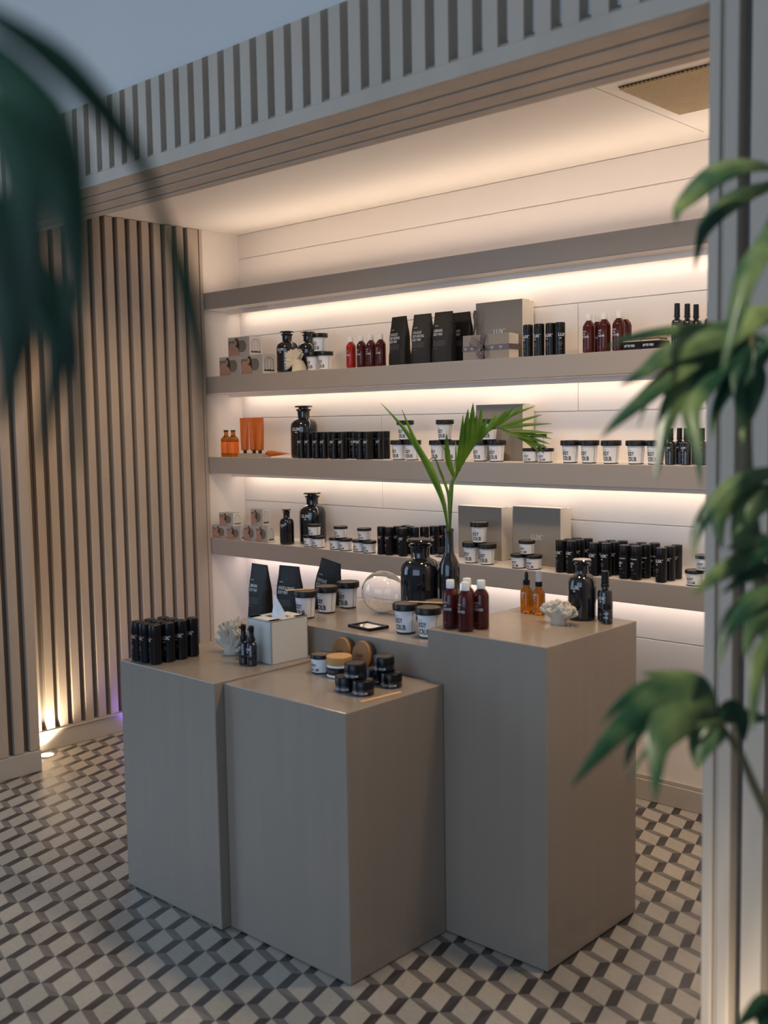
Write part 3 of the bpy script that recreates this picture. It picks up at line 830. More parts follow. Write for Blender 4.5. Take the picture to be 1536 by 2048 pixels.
# ------------------------------------------------------------------ goods on the middle shelf
z = SHELF['middle'] + .0005
place(P_amber, (-4.615, 3.690, z), 'amber bottle with orange label, the one nearer the niche wall', 'two amber bottles')
place(P_amber, (-4.541, 3.680, z), 'amber bottle with orange label, the one nearer the orange tubes', 'two amber bottles')
t = tag(MB(M_beige).box(-4.476, -4.268, 3.652, 3.712, z, z+.0205, .001).build('tube_stand'), 'low beige block carrying three upright orange tubes', 'stand')
def otube():
    p = proto('orange_tube', 'tube'); t = p['o']
    b = MB(M_orangetube); vs, fs = [], []; n = 22
    for j in range(10):
        u = j/9; zz = .014 + u*.176
        rx_ = .0215 + .0050*u; ry = .0215*(1-u**1.4)+.0008
        if j == 0: rx_, ry = .012, .012
        if j == 1: rx_, ry = .0212, .0205; zz = .020
        for i in range(n):
            a = 2*PI*i/n; vs.append((rx_*math.cos(a), ry*math.sin(a), zz))
    for j in range(9):
        for i in range(n):
            k = (i+1) % n; fs.append((j*n+i, j*n+k, (j+1)*n+k, (j+1)*n+i))
    fs.append(list(range(n))[::-1]); fs.append([9*n+i for i in range(n)])
    b.add(vs, fs, True); b.build('tube_body', t)
    b = MB(M_lid); b.lathe([(0, 0), (.0095, 0), (.0095, .0135), (0, .0145)], 18); b.build('cap', t)
    return p
P_ot = otube()
place(P_ot, (-4.446, 3.682, z+.0210), 'upright orange tube, the one nearest the amber bottles', 'upright orange tubes', rz=R(25))
place(P_ot, (-4.374, 3.684, z+.0210), 'upright orange tube, middle of three and seen edge-on', 'upright orange tubes', rz=R(75))
place(P_ot, (-4.322, 3.682, z+.0210), 'upright orange tube, the one nearest the black apothecary bottle', 'upright orange tubes', rz=R(22))
o = place(P_ot, (-4.238, 3.655, z+.0225), 'orange tube lying down with its cap by the beige block', sc=.78)
o.rotation_euler = (R(90), 0, R(97))
place(P_apo, (-4.043, 3.745, z), 'big black apothecary bottle behind the black bottles on the middle shelf', rz=R(20))
front = [-3.976, -3.927, -3.862, -3.813, -3.740, -3.684, -3.560, -3.514]
num = ['first', 'second', 'third', 'fourth', 'fifth', 'sixth', 'seventh', 'eighth']
for i, x in enumerate(front):
    place(P_tube, (x, 3.664+.004*(i % 2), z), f'{num[i]} black bottle from the left, front row in the middle shelf block', 'black bottle block on the middle shelf', rz=R(-5))
for x, y, k, l in ((-3.930, 3.716, 0, 'black bottle behind the second of the middle shelf front row'), (-3.838, 3.718, 0, 'black bottle behind the gap of third and fourth in the middle shelf block'),
                (-3.712, 3.718, 20, 'black bottle behind the gap of fifth and sixth in the middle shelf block'), (-3.662, 3.726, 35, 'black bottle in shadow behind the sixth of the middle shelf front row'),
                (-3.536, 3.722, 0, 'black bottle behind the last two of the middle shelf front row'), (-3.484, 3.722, -8, 'black bottle behind the right end of the middle shelf front row'),
                (-3.492, 3.772, -30, 'last black bottle at the right of the middle shelf block, turned aside')):
    place(P_tube, (x, y, z), l, 'black bottle block on the middle shelf', rz=R(k))
PYR = [((-3.322, -3.236, -3.281), 'pyramid next to the black bottle block'), ((-3.084, -2.996, -3.042), 'pyramid left of the middle shelf gift box'), ((-2.842, -2.752, -2.792), 'pyramid in front of the middle shelf gift box')]
for (a, c, d), w_ in PYR:
    place(P_scrub, (a, 3.680, z), f'white scrub tub, lower left of the {w_}', 'scrub tubs on the middle shelf', rz=R(-3))
    place(P_scrub, (c, 3.678, z), f'white scrub tub, lower right of the {w_}', 'scrub tubs on the middle shelf', rz=R(2))
    place(P_scrub, (d, 3.680, z+.0922), f'white scrub tub on top of the {w_}', 'scrub tubs on the middle shelf')
place(P_giftplain, (-2.938, 3.775, z), 'plain taupe gift box behind the cut palm frond on the middle shelf', sc=1.03)
place(P_cream, (-2.575, 3.680, z), 'short cream tub, lower left of the small pyramid beside the middle gift box', 'cream tubs on the middle shelf')
place(P_cream, (-2.501, 3.680, z), 'short cream tub, lower right of the small pyramid on the middle shelf', 'cream tubs on the middle shelf')
place(P_cream, (-2.537, 3.680, z+.0592), 'short cream tub on top of the small middle shelf pyramid behind the frond tips', 'cream tubs on the middle shelf')
for i, x in enumerate((-2.380, -2.291, -2.191, -2.080, -1.996)):
    place(P_scrub, (x, 3.680, z), ('white scrub tub standing alone in a row of five, first from the cream tubs', 'second white scrub tub in the single row of five', 'middle white scrub tub in the single row of five',
          'fourth white scrub tub in the single row of five', 'last white scrub tub in the row of five, beside black sprays under the leaves')[i], 'single row of scrub tubs', rz=R((0, -8, -4, -7, -3)[i]))
for x, y, l in ((-1.930, 3.672, 'short black spray nearest the row of scrub tubs'), (-1.926, 3.735, 'short black spray behind the one nearest the scrub tubs'), (-1.868, 3.676, 'short black spray in the middle of the front sprays on the middle shelf'),
                (-1.880, 3.738, 'short black spray at the back between the front sprays'), (-1.806, 3.678, 'short black spray on the middle shelf right beside the post')):
    place(P_mist, (x, y, z), l, 'short sprays on the middle shelf')

# ------------------------------------------------------------------ goods on the lower shelf
z = SHELF['lower'] + .0005
place(P_cupS, (-4.6975, 3.640, z), 'low photo carton in the left corner of the lowest shelf', 'low cupping cartons')
place(P_cupS, (-4.574, 3.640, z), 'low photo carton right of the one in the lowest shelf corner', 'low cupping cartons')
place(P_cupS, (-4.638, 3.642, z+.0724), 'low photo carton stacked on the two in the lowest shelf corner', 'low cupping cartons')
place(P_cupT, (-4.430, 3.645, z), 'tall photo carton, lower left of the stack beside the small black bottle', 'tall cupping cartons')
place(P_cupT, (-4.332, 3.645, z), 'tall photo carton, lower right of the stack beside the small black bottle', 'tall cupping cartons')
place(P_cupT, (-4.372, 3.647, z+.0884), 'tall photo carton on top of two others on the lowest shelf', 'tall cupping cartons')
place(P_apos, (-4.113, 3.672, z), 'small black apothecary bottle on the lowest shelf', rz=R(20))
place(P_apo, (-4.030, 3.780, z), 'big black apothecary bottle behind the small one on the lowest shelf', rz=R(22))
for (a, c, d), w_ in (((-3.936, -3.864, -3.898), 'pyramid in front of the big black bottle'), ((-3.745, -3.672, -3.708), 'middle pyramid of three on the lowest shelf'), ((-3.582, -3.509, -3.545), 'pyramid next to the copper lettered bottles')):
    place(P_cream, (a, 3.668, z), f'white cream tub, lower left of the {w_}', 'cream tubs on the lowest shelf')
    place(P_cream, (c, 3.662, z), f'white cream tub, lower right of the {w_}', 'cream tubs on the lowest shelf')
    place(P_cream, (d, 3.666, z+.0592), f'white cream tub on top of the {w_}', 'cream tubs on the lowest shelf')
for q, x, y, l in ((P_tubec, -3.419, 3.655, 'copper lettered black bottle beside the cream tubs, front left'), (P_tubec, -3.370, 3.655, 'copper lettered black bottle, second from the cream tubs in front'),
                (P_tube, -3.365, 3.708, 'black bottle hidden behind the second copper lettered one'), (P_tube, -3.360, 3.762, 'black bottle farthest back near the copper lettered pair'),
                (P_tube, -3.289, 3.662, 'white lettered black bottle standing forward beside the copper lettered pair'), (P_tube, -3.316, 3.742, 'black bottle behind the white lettered one that stands forward'),
                (P_tubec, -3.263, 3.715, 'black bottle seen just above the black stopper, left of its row'), (P_tubec, -3.241, 3.760, 'black bottle seen just above the black stopper, second of its row'),
                (P_tubec, -3.219, 3.803, 'black bottle right of the black stopper, third of its row'), (P_tubec, -3.203, 3.850, 'copper lettered black bottle next to the vase neck on the lowest shelf')):
    place(q, (x, y, z), l, 'black bottles left of the vase', rz=R(-4))
place(P_jar, (-3.130, 3.760, z), 'black jar on the lowest shelf behind the vase neck')
place(P_giftplain, (-3.058, 3.788, z), 'plain taupe gift box behind the vase side scrub pyramid on the lowest shelf', rz=R(0))
place(P_gift, (-2.734, 3.768, z), 'taupe gift box with silver lettering on the lowest shelf', rz=R(0))
place(P_scrub, (-2.893, 3.674, z), 'white scrub tub, lower left of the lowest shelf pyramid near the vase', 'scrub tubs on the lowest shelf')
place(P_scrub, (-2.803, 3.672, z), 'white scrub tub, lower right of the lowest shelf pyramid near the vase', 'scrub tubs on the lowest shelf')
place(P_scrub, (-2.850, 3.676, z+.0922), 'white scrub tub on top of the lowest shelf pyramid near the vase', 'scrub tubs on the lowest shelf', rz=R(14))
place(P_balm, (-2.630, 3.666, z), 'white balm tub, lower left in front of the lettered gift box', 'balm tubs on the lowest shelf')
place(P_balm, (-2.556, 3.672, z), 'white balm tub, lower right in front of the lettered gift box', 'balm tubs on the lowest shelf')
place(P_balm, (-2.592, 3.672, z+.0602), 'white balm tub on top of two others before the lettered gift box', 'balm tubs on the lowest shelf')
blocks = (('A', P_tube, ((-2.414,3.660),(-2.366,3.664),(-2.410,3.714),(-2.362,3.718),(-2.405,3.768),(-2.357,3.774)), 'lowest shelf block nearest the gift box'),
          ('B', P_tube, ((-2.256,3.660),(-2.208,3.672),(-2.250,3.716),(-2.202,3.726),(-2.246,3.770),(-2.197,3.780)), 'second lowest shelf block from the gift box'),
          ('C', P_tubeo, ((-2.118,3.661),(-2.068,3.662),(-2.113,3.716),(-2.062,3.724),(-2.108,3.772),(-2.054,3.782)), 'lowest shelf block of body oil bottles'),
          ('D', P_tube, ((-1.960,3.661),(-1.956,3.722),(-1.957,3.779)), 'single file right on the lowest shelf'))
for n_, q, pts, w_ in blocks:
    names = ('front', 'middle', 'rear') if n_ == 'D' else ('front left', 'front right', 'middle left', 'middle right', 'rear left', 'rear right')
    for (x, y), a in zip(pts, names): place(q, (x, y, z), f'{a} black bottle in the {w_}', 'black bottles on the right of the lowest shelf', rz=R(random.uniform(-6, 3)))
place(P_cream, (-1.826, 3.668, z), 'white cream tub at the right end of the lowest shelf, lower one of two', 'cream tubs by the post')
place(P_cream, (-1.786, 3.668, z+.0592), 'white cream tub stacked at the right end of the lowest shelf beside the post', 'cream tubs by the post')
# ------------------------------------------------------------------ goods on the plinths
z = ZP['tissue'] + .0005
k = 0
for x, y, l, rz in ((-3.040, 2.022, 'leftmost front black bottle on the tissue box plinth', 8), (-2.991, 2.022, 'middle front black bottle on the tissue box plinth', -6), (-2.942, 2.026, 'right front black bottle on the tissue box plinth', -20),
                (-3.037, 2.072, 'black bottle behind the left front one on the tissue box plinth', 0), (-2.988, 2.074, 'centre black bottle of the cluster on the tissue box plinth', 0), (-2.938, 2.077, 'second black bottle of the right side file on the tissue box plinth', 28),
                (-3.032, 2.123, 'left rear black bottle of the cluster on the tissue box plinth', 0), (-2.986, 2.127, 'middle rear black bottle of the cluster on the tissue box plinth', 0), (-2.938, 2.128, 'third black bottle of the right side file on the tissue box plinth', 28),
                (-2.944, 2.180, 'last black bottle of the right side file, nearest the pale coral', 20)):
    place(P_tubec if k in (0, 1, 2) else P_tube, (x, y, z), l, 'ten black bottles on the tissue box plinth', rz=R(rz)); k += 1
place(P_pump, (-2.711, 2.216, z), 'black pump bottle by the tissue box, the one nearer the coral', 'pump bottles by the tissue box', rz=R(0))
place(P_pump, (-2.668, 2.214, z), 'black pump bottle by the tissue box, the one in front', 'pump bottles by the tissue box', rz=R(14))
t = thing('tissue_box', (-2.6795, 2.340, z), R(-3), 'white square tissue box with a tissue pulled up', 'tissue box')
b = MB(M_tissuebox); W_, D_, H_ = .064, .079, .146
b.box(-W_, W_, -D_, -D_+.006, 0, H_, .0015); b.box(-W_, W_, D_-.006, D_, 0, H_, .0015); b.box(-W_, -W_+.006, -D_, D_, 0, H_, .0015); b.box(W_-.006, W_, -D_, D_, 0, H_, .0015)
b.box(-W_, -.040, -D_, D_, H_-.006, H_, .001); b.box(.040, W_, -D_, D_, H_-.006, H_, .001); b.box(-W_, W_, -D_, -.030, H_-.006, H_, .001); b.box(-W_, W_, .030, D_, H_-.006, H_, .001)
b.build('box_cover', t)
b = MB(M_tissue); vs, fs = [], []; n, m = 26, 12
for j in range(m):
    u = j/(m-1)
    for i in range(n):
        a = 2*PI*i/n
        rr = .036*(1-.60*u**1.6)*(1+.16*math.sin(3*a+1.5*u)+.10*math.sin(7*a))
        vs.append((rr*.95*math.cos(a) - .006*u, rr*(.55-.42*u)*math.sin(a) + .006*math.sin(u*3), H_-.030 + u*.088 + .014*math.cos(a-2.8)*u))
for j in range(m-1):
    for i in range(n):
        q = (i+1) % n; fs.append((j*n+i, j*n+q, (j+1)*n+q, (j+1)*n+i))
fs.append([(m-1)*n+i for i in range(n)])
b.add(vs, fs, True); b.build('tissue', t)

def coral(name, loc, label, mt, seed, kind, W, H):
    rnd = random.Random(seed); b = MB(mt)
    if kind == 'fan':                      # flattened branches spreading from a foot
        b.tube([(0,0,0),(0,0,.012),(.002,0,.03)], [.030,.026,.020], 12)
        for i in range(24):
            a = -1.4 + 2.8*(i % 12)/11 + rnd.uniform(-.2,.2); L_ = H*(.76+.28*math.cos(a*.75))*rnd.uniform(.68,1.08)
            yy = rnd.uniform(-.030,.004) if i > 11 else rnd.uniform(0,.030)
            p1 = (math.sin(a)*L_*.4, yy*.5, .016+math.cos(a)*L_*.38); p2 = (math.sin(a)*L_*.75, yy, .016+math.cos(a)*L_*.70+.004); p3 = (math.sin(a)*W*.5*1.02+rnd.uniform(-.006,.006), yy*1.3, .018+math.cos(a)*L_*.93)
            b.tube([(0,0,.010), p1, p2, p3], [.012,.0085,.0075,.0042], 9)
            for s_ in (-1, 1):
                q = (p2[0]+s_*.015+rnd.uniform(-.004,.004), p2[1]+rnd.uniform(-.014,.014), p2[2]+rnd.uniform(.002,.018)); b.tube([p1, ((p1[0]+q[0])/2, (p1[1]+q[1])/2, (p1[2]+q[2])/2+.003), q], [.007,.006,.0038], 8)
    elif kind == 'lumps':                  # cauliflower-like lumps on a short foot
        b.tube([(0,0,0),(0,0,.02),(0,0,.04)], [.026,.026,.030], 12)
        for i in range(170):
            a = rnd.uniform(0, 2*PI); r_ = math.sqrt(rnd.random()); el = rnd.random()
            x, y = W*.44*r_*math.cos(a), .032*r_*math.sin(a); zz = H*.42 + (H*.50)*math.sqrt(max(0, 1-r_*r_))*(.4+.6*el)
            s_ = rnd.uniform(.0038,.0072)
            b.tube([(x*.35, y*.35, H*.32), (x*.8, y*.8, zz*.86), (x, y, zz), (x*1.04, y*1.04, zz+s_*.6)], [.011, s_*1.1, s_, s_*.4], 8)
    else:                                  # finger lobes fanned over a smooth swelling foot
        b.tube([(.020,.004,0),(.018,.004,.02),(.012,.002,.045),(.004,0,.062)], [.040,.037,.028,.016], 18)
        for i in range(13):
            a = R(-118 + 168*i/12); L_ = H*.66*rnd.uniform(.85,1.05)
            y0 = rnd.uniform(-.020,-.004)
            pts = [(0,0,.052)] + [(math.sin(a)*L_*f*.95, y0*f-.004, .052+math.cos(a)*L_*f*.92-.004*f*f) for f in (.4,.75,.95)]
            b.tube(pts, [.007,.0074,.0078,.0050], 12)
            pts = [(0,.012,.052)] + [(math.sin(a+.12)*L_*f*.88, .014+y0*f, .052+math.cos(a+.12)*L_*f*.86) for f in (.4,.75,.95)]
            b.tube(pts, [.007,.0072,.0074,.0045], 10)
    o = b.build(name); o.location = loc
    md = o.modifiers.new('fuse', 'REMESH'); md.mode = 'VOXEL'; md.voxel_size = .0014; md.use_smooth_shade = True
    sm = o.modifiers.new('soften', 'SMOOTH'); sm.iterations = 1
    return tag(o, label, 'coral')
coral('fan_coral', (-2.868, 2.290, ZP['tissue']), 'pale branching coral beside the tissue box', M_coralgrey, 3, 'fan', .150, .108)
coral('rough_coral', (-1.822, 2.752, ZP['tall']), 'rough lumpy coral in front of the bottle on the tallest plinth', M_coralgrey, 8, 'lumps', .150, .082)
coral('finger_coral', (-4.000, 3.662, SHELF['upper']), 'cream coral with finger lobes on the upper shelf', M_coral, 5, 'lobes', .150, .125)

z = ZP['jars'] + .0005
place(P_balm, (-2.440, 2.312, z), 'white balm tub with black lid on the front plinth beside the bamboo lidded jar', sc=1.02)
t = thing('bamboo_lid_jar', (-2.357, 2.312, z), 0, 'white jar with bamboo lid and black label band', 'jar')
r = .0400
b = MB(M_white); b.lathe([(0, 0), (r-.004, 0), (r, .003), (r, .040), (0, .040)], 40); b.build('jar_body', t)
b = MB(M_black); b.lathe([(r+.0005, .010), (r+.0005, .033), (r+.0001, .033), (r+.0001, .010)], 40)
b.use(M_gink); b.text('UP TO YOU', -.006, .0165, .042, .0095, wrap(lambda z: r, .0009)); b.build('label_band', t)
b = MB(M_bamboo); b.lathe([(0, .041), (r+.0005, .041), (r+.001, .042), (r+.001, .0645), (r-.001, .0665), (0, .0668)], 40); b.build('bamboo_lid', t)
place(P_jar, (-2.216, 2.200, z), 'black cream jar, lower left of the front stack of three', 'small black cream jars')
place(P_jar, (-2.143, 2.200, z), 'black cream jar, lower right of the front stack of three, nearest the wooden stick', 'small black cream jars', rz=R(6))
place(P_jar, (-2.180, 2.205, z+.0446), 'black cream jar topping the front stack of three', 'small black cream jars')
place(P_jar, (-2.210, 2.326, z), 'black cream jar in the shadow below the rear stack', 'small black cream jars')
place(P_jar, (-2.140, 2.320, z), 'black cream jar, lower right of the rear stack', 'small black cream jars', rz=R(10))
place(P_jar, (-2.176, 2.326, z+.0446), 'black cream jar topping the rear stack by the bamboo brushes', 'small black cream jars', rz=R(-6))

def brush():
    p = proto('bamboo_body_brush', 'brush'); t = p['o']
    b = MB(M_bamboodark); b.lathe([(0, -.006), (.037, -.006), (.040, -.004), (.0405, .002), (.038, .006), (0, .0065)], 44, M=Matrix.Rotation(R(90), 4, 'X'), sx=1.0, sy=1.18)
    b.use(M_hair); b.text('LUX*', 0, -.006, .030, .011, flat(-.0070)); b.text('ME', 0, -.014, .009, .005, flat(-.0070)); b.build('bamboo_back', t)
    b = MB(M_bristle); b.lathe([(0, 0), (.0385, 0), (.0385, .014), (.036, .017), (0, .017)], 40, M=Matrix.Translation((0, .0062, 0)) @ Matrix.Rotation(R(-90), 4, 'X'), sx=1.0, sy=1.18); b.build('bristles', t)
    return p
P_brush = brush()
for x, l in ((-2.448, 'oval bamboo brush leaning behind the bamboo lidded jar'), (-2.356, 'oval bamboo brush leaning behind the black jar stacks')):
    place(P_brush, (x, 2.413, z+.0480), l, 'bamboo body brushes', rx=R(-10))
def stick(name, a, c, label, wd=.010):
    a, c = Vector(a), Vector(c); d = (c-a); L_ = d.length
    b = MB(M_stick); n = 12; vs = []
    o_ = []
    for i in range(n+1): th = PI/2 + PI*i/n; o_.append((wd/2*math.cos(th), wd/2*math.sin(th)))
    for i in range(n+1): th = -PI/2 + PI*i/n; o_.append((L_-wd+wd/2*math.cos(th), wd/2*math.sin(th)))
    m = len(o_)
    vs = [(x, y, 0) for x, y in o_] + [(x, y, .0022) for x, y in o_]
    b.add(vs, [list(range(m))[::-1], list(range(m, 2*m))] + [(i, (i+1) % m, m+(i+1) % m, m+i) for i in range(m)])
    o = b.build(name); o.location = a
    o.rotation_euler = (0, -math.atan2(d.z, math.hypot(d.x, d.y)), math.atan2(d.y, d.x))
    return tag(o, label, 'stick')
stick('wooden_spatula', (-2.085, 2.135, z), (-2.068, 2.292, z), 'flat wooden stick lying alone near the edge of the front plinth', .013)

z = ZP['globe'] + .0005
SC = 1.07
place(P_scrub, (-2.764, 2.548, z), 'white scrub tub with a wooden stick on it, behind the tissue box', 'scrub tubs on the globe plinth', rz=R(4), sc=SC)
place(P_scrub, (-2.779, 2.668, z), 'white scrub tub in the middle of three left of the glass globe', 'scrub tubs on the globe plinth', rz=R(2), sc=SC)
place(P_scrub, (-2.788, 2.788, z), 'white scrub tub next to the glass globe', 'scrub tubs on the globe plinth', rz=R(4), sc=SC)
stick('wooden_spatula', (-2.808, 2.500, z+.0990), (-2.752, 2.590, z+.0990), 'wooden stick across the scrub tub behind the tissue box', .012)
place(P_scrub, (-2.303, 2.572, z), 'white scrub tub right of the little mirror', 'front scrub tubs on the globe plinth', rz=R(2), sc=SC)
place(P_scrub, (-2.196, 2.562, z), 'white scrub tub partly hidden by the tallest plinth', 'front scrub tubs on the globe plinth', rz=R(8), sc=SC)
place(P_scrub, (-2.250, 2.668, z), 'white scrub tub behind two others in front of the big black bottle', 'front scrub tubs on the globe plinth', sc=SC)
stick('wooden_spatula', (-2.300, 2.592, z+.0990), (-2.175, 2.648, z+.0990), 'wooden stick across the scrub tubs in front of the big black bottle', .012)
place(P_apo, (-2.450, 2.819, z), 'big black apothecary bottle on the plinth beside the vase', rz=R(-60), sc=1.04)
# glass globe: a fish bowl lying on its side
t = thing('glass_globe', (-2.605, 2.785, z+.0775), 0, 'clear glass globe bowl tipped on its side', 'globe')
b = MB(M_glass); prof = []
for i in range(25): th = R(150 - 150*i/24 + 0); prof.append((.0775*math.sin(th), .0775*math.cos(th)))
outer = [(.0775*math.sin(R(d)), .0775*math.cos(R(d))) for d in range(180, 29, -6)]
inner = [(.0760*math.sin(R(d)), .0760*math.cos(R(d))) for d in range(30, 181, 6)]
M_ = Matrix.Rotation(R(-35), 4, 'Z') @ Matrix.Rotation(R(-72), 4, 'Y')
outer[0] = (0, -.0775); inner[-1] = (0, -.0760)
b.lathe(outer + inner, 48, M=M_); b.build('bowl', t)
# little framed mirror card
t = thing('framed_mirror', (-2.457, 2.552, z), R(-7), 'small flat black framed mirror lying before the globe', 'mirror')
b = MB(M_black); hx, hy = .058, .043
b.box(-hx, hx, -hy, -hy+.009, 0, .009, .001); b.box(-hx, hx, hy-.009, hy, 0, .009, .001); b.box(-hx, -hx+.009, -hy, hy, 0, .009, .001); b.box(hx-.009, hx, -hy, hy, 0, .009, .001); b.build('frame', t)
b = MB(M_mirror); b.box(-hx+.006, hx-.006, -hy+.006, hy-.006, .001, .0062); b.build('glass', t)
# vase with cut palm fronds
VX, VY = -2.332, 2.837
t = thing('bottle_vase', (VX, VY, z), 0, 'slim black bottle used as a vase for cut fronds', 'vase')
b = MB(M_bglass); b.lathe([(0, .004), (.026, 0), (.0345, .002), (.0365, .010), (.0365, .180), (.034, .198), (.026, .216), (.018, .232), (.0155, .245), (.0150, .308), (.0172, .310), (.0172, .318), (.0155, .3205), (.0115, .3205), (.0115, .20), (0, .19)], 40); b.build('vase_body', t)

z = ZP['tall'] + .0005
place(P_red, (-2.050, 2.497, z), 'dark red-brown bottle with red lettering side, left front on the tallest plinth', 'red-brown bottles on the tallest plinth', rz=R(14))
place(P_red, (-1.985, 2.490, z), 'red-brown bottle standing foremost on the tallest plinth', 'red-brown bottles on the tallest plinth', rz=R(0))
place(P_red, (-1.970, 2.548, z), 'red-brown bottle at the right of the group on the tallest plinth', 'red-brown bottles on the tallest plinth', rz=R(18))
place(P_red, (-2.028, 2.552, z), 'red-brown bottle at the back of the group on the tallest plinth', 'red-brown bottles on the tallest plinth')
place(P_drop, (-2.013, 2.848, z), 'amber dropper bottle with a black rubber bulb', rz=R(0))
place(P_aspray, (-1.960, 2.842, z), 'amber bottle with a grey spray cap beside the dropper')
place(P_apot, (-1.812, 2.868, z), 'black apothecary bottle with white lettering on the tallest plinth', rz=R(12))
place(P_mist, (-1.738, 2.885, z), 'black spray bottle at the far corner of the tallest plinth', rz=R(8), sc=1.15)
def mini():
    p = proto('small_black_bottle', 'bottle'); t = p['o']; r = .0165
    b = MB(M_bglass); b.lathe([(0, 0), (r-.002, 0), (r, .002), (r, .040), (r-.003, .0455), (.008, .047), (0, .047)], 26)
    b.use(M_wink); b.text('LUX*', 0, .030, .018, .006, wrap(lambda z: r)); b.text('LIP OIL', -.002, .018, .016, .005, wrap(lambda z: r)); b.build('bottle_body', t)
    b = MB(M_black); b.lathe([(0, .0468), (.0140, .0468), (.0140, .060), (0, .061)], 22); b.build('cap', t)
    return p
P_mini = mini()
place(P_mini, (-1.709, 2.850, z), 'tiny black bottle in front of the spray bottle on the tallest plinth', rz=R(20))
z = ZP['pouch'] + .0005
place(P_lam, (-3.078, 2.605, z), 'black laminaria pouch at the left behind the tissue box', rz=R(-4))
place(P_ging, (-2.948, 2.640, z), 'black ginger and orange pouch, middle one behind the tissue', rz=R(6))
o = place(P_choc, (-2.932, 2.800, z+.001), 'black chocolate pouch leaning right behind the scrub tubs')
o.rotation_euler = (0, R(11), R(4)); o.location.z += .0095

# ------------------------------------------------------------------ leaves and fronds
def blade(mb, pts, wd, nrm, fold=.22, n=14, tip=.04, wk=1.22):
    """one leaf: smooth centre line, tapered, folded along the midrib, given a thickness"""
    P = [Vector(p) for p in pts]
    def cr(i, u):
        a, b_, c, d = P[max(i-1, 0)], P[i], P[min(i+1, len(P)-1)], P[min(i+2, len(P)-1)]
        return .5*((2*b_)+(c-a)*u+(2*a-5*b_+4*c-d)*u*u+(3*b_-a-3*c+d)*u**3)
    pts_ = []
    for s_ in range(n+1):
        t_ = s_/n*(len(P)-1); i = min(int(t_), len(P)-2); pts_.append(cr(i, t_-i))
    N = Vector(nrm).normalized(); vs, fs = [], []
    th = .0006
    for i, p in enumerate(pts_):
        tg = (pts_[min(i+1, n)]-pts_[max(i-1, 0)]).normalized()
        sd = tg.cross(N)
        if sd.length < 1e-4: sd = tg.orthogonal()
        sd.normalize(); up = sd.cross(tg).normalized()
        u = i/n
        w_ = wk*wd*(min(1, .28+1.9*u) if u < .38 else max(tip, 1-((u-.38)/.62)**1.7))
        e = up*(-fold*w_)
        for c_ in range(13): q = (c_-6)/12; vs.append(p+sd*w_*q+e*(2*abs(q))**1.3+up*(th+.018*w_*(c_ % 2)))
        for c_ in range(12, -1, -1): q = (c_-6)/12; vs.append(p+sd*w_*q+e*(2*abs(q))**1.3+up*(.018*w_*(c_ % 2)-th))
    for i in range(n):
        for k_ in range(26):
            j = (k_+1) % 26
            fs.append((26*i+k_, 26*i+j, 26*i+26+j, 26*i+26+k_))
    fs.append(list(range(26))[::-1]); fs.append([26*n+k_ for k_ in range(26)])
    mb.add(vs, fs, True)
UPPER=[
 ([(-0.61,1.46,1.931),(-0.608,1.423,1.934),(-0.617,1.376,1.931),(-0.628,1.324,1.916),(-0.63,1.28,1.893),(-0.629,1.239,1.869),(-0.624,1.202,1.849),(-0.611,1.172,1.825)],0.024),
 ([(-0.631,1.509,1.931),(-0.63,1.475,1.918),(-0.64,1.429,1.904),(-0.648,1.384,1.882),(-0.653,1.343,1.854),(-0.648,1.31,1.827),(-0.64,1.278,1.784)],0.0196),
 ([(-0.545,1.305,1.851),(-0.541,1.27,1.818),(-0.537,1.238,1.793),(-0.535,1.202,1.766),(-0.53,1.168,1.73),(-0.525,1.132,1.68),(-0.518,1.101,1.647)],0.0208),
]
MIDDLE=[
 ([(-0.631,1.415,1.72),(-0.638,1.382,1.721),(-0.664,1.329,1.715),(-0.687,1.28,1.71),(-0.709,1.23,1.7),(-0.718,1.194,1.686)],0.0136),
 ([(-0.626,1.419,1.712),(-0.63,1.374,1.708),(-0.638,1.325,1.701),(-0.663,1.257,1.681),(-0.67,1.208,1.658),(-0.677,1.157,1.637)],0.0267),
 ([(-0.631,1.414,1.708),(-0.641,1.357,1.692),(-0.65,1.301,1.673),(-0.657,1.246,1.65),(-0.661,1.193,1.624),(-0.668,1.138,1.595),(-0.664,1.093,1.575)],0.0207),
 ([(-0.629,1.416,1.706),(-0.636,1.373,1.686),(-0.649,1.324,1.662),(-0.655,1.28,1.639),(-0.655,1.242,1.602),(-0.648,1.209,1.559),(-0.64,1.177,1.519)],0.0245),
 ([(-0.627,1.417,1.705),(-0.631,1.377,1.681),(-0.638,1.332,1.655),(-0.642,1.291,1.628),(-0.635,1.26,1.602),(-0.615,1.239,1.559),(-0.598,1.216,1.511)],0.0234),
 ([(-0.625,1.419,1.703),(-0.624,1.4,1.681),(-0.632,1.371,1.642),(-0.638,1.344,1.61),(-0.637,1.323,1.567)],0.0173),
 ([(-0.624,1.42,1.703),(-0.613,1.402,1.658),(-0.606,1.382,1.623),(-0.603,1.356,1.582)],0.023),
 ([(-0.625,1.419,1.703),(-0.621,1.372,1.658),(-0.602,1.338,1.612),(-0.583,1.304,1.557)],0.0159),
 ([(-0.578,1.399,1.744),(-0.579,1.363,1.737),(-0.581,1.326,1.729),(-0.58,1.29,1.707),(-0.58,1.252,1.68)],0.0306),
 ([(-0.666,1.309,1.672),(-0.683,1.267,1.642),(-0.686,1.237,1.611),(-0.684,1.213,1.583)],0.004),
 ([(-0.624,1.421,1.708),(-0.602,1.417,1.697),(-0.601,1.392,1.671),(-0.598,1.368,1.641)],0.0161),
]
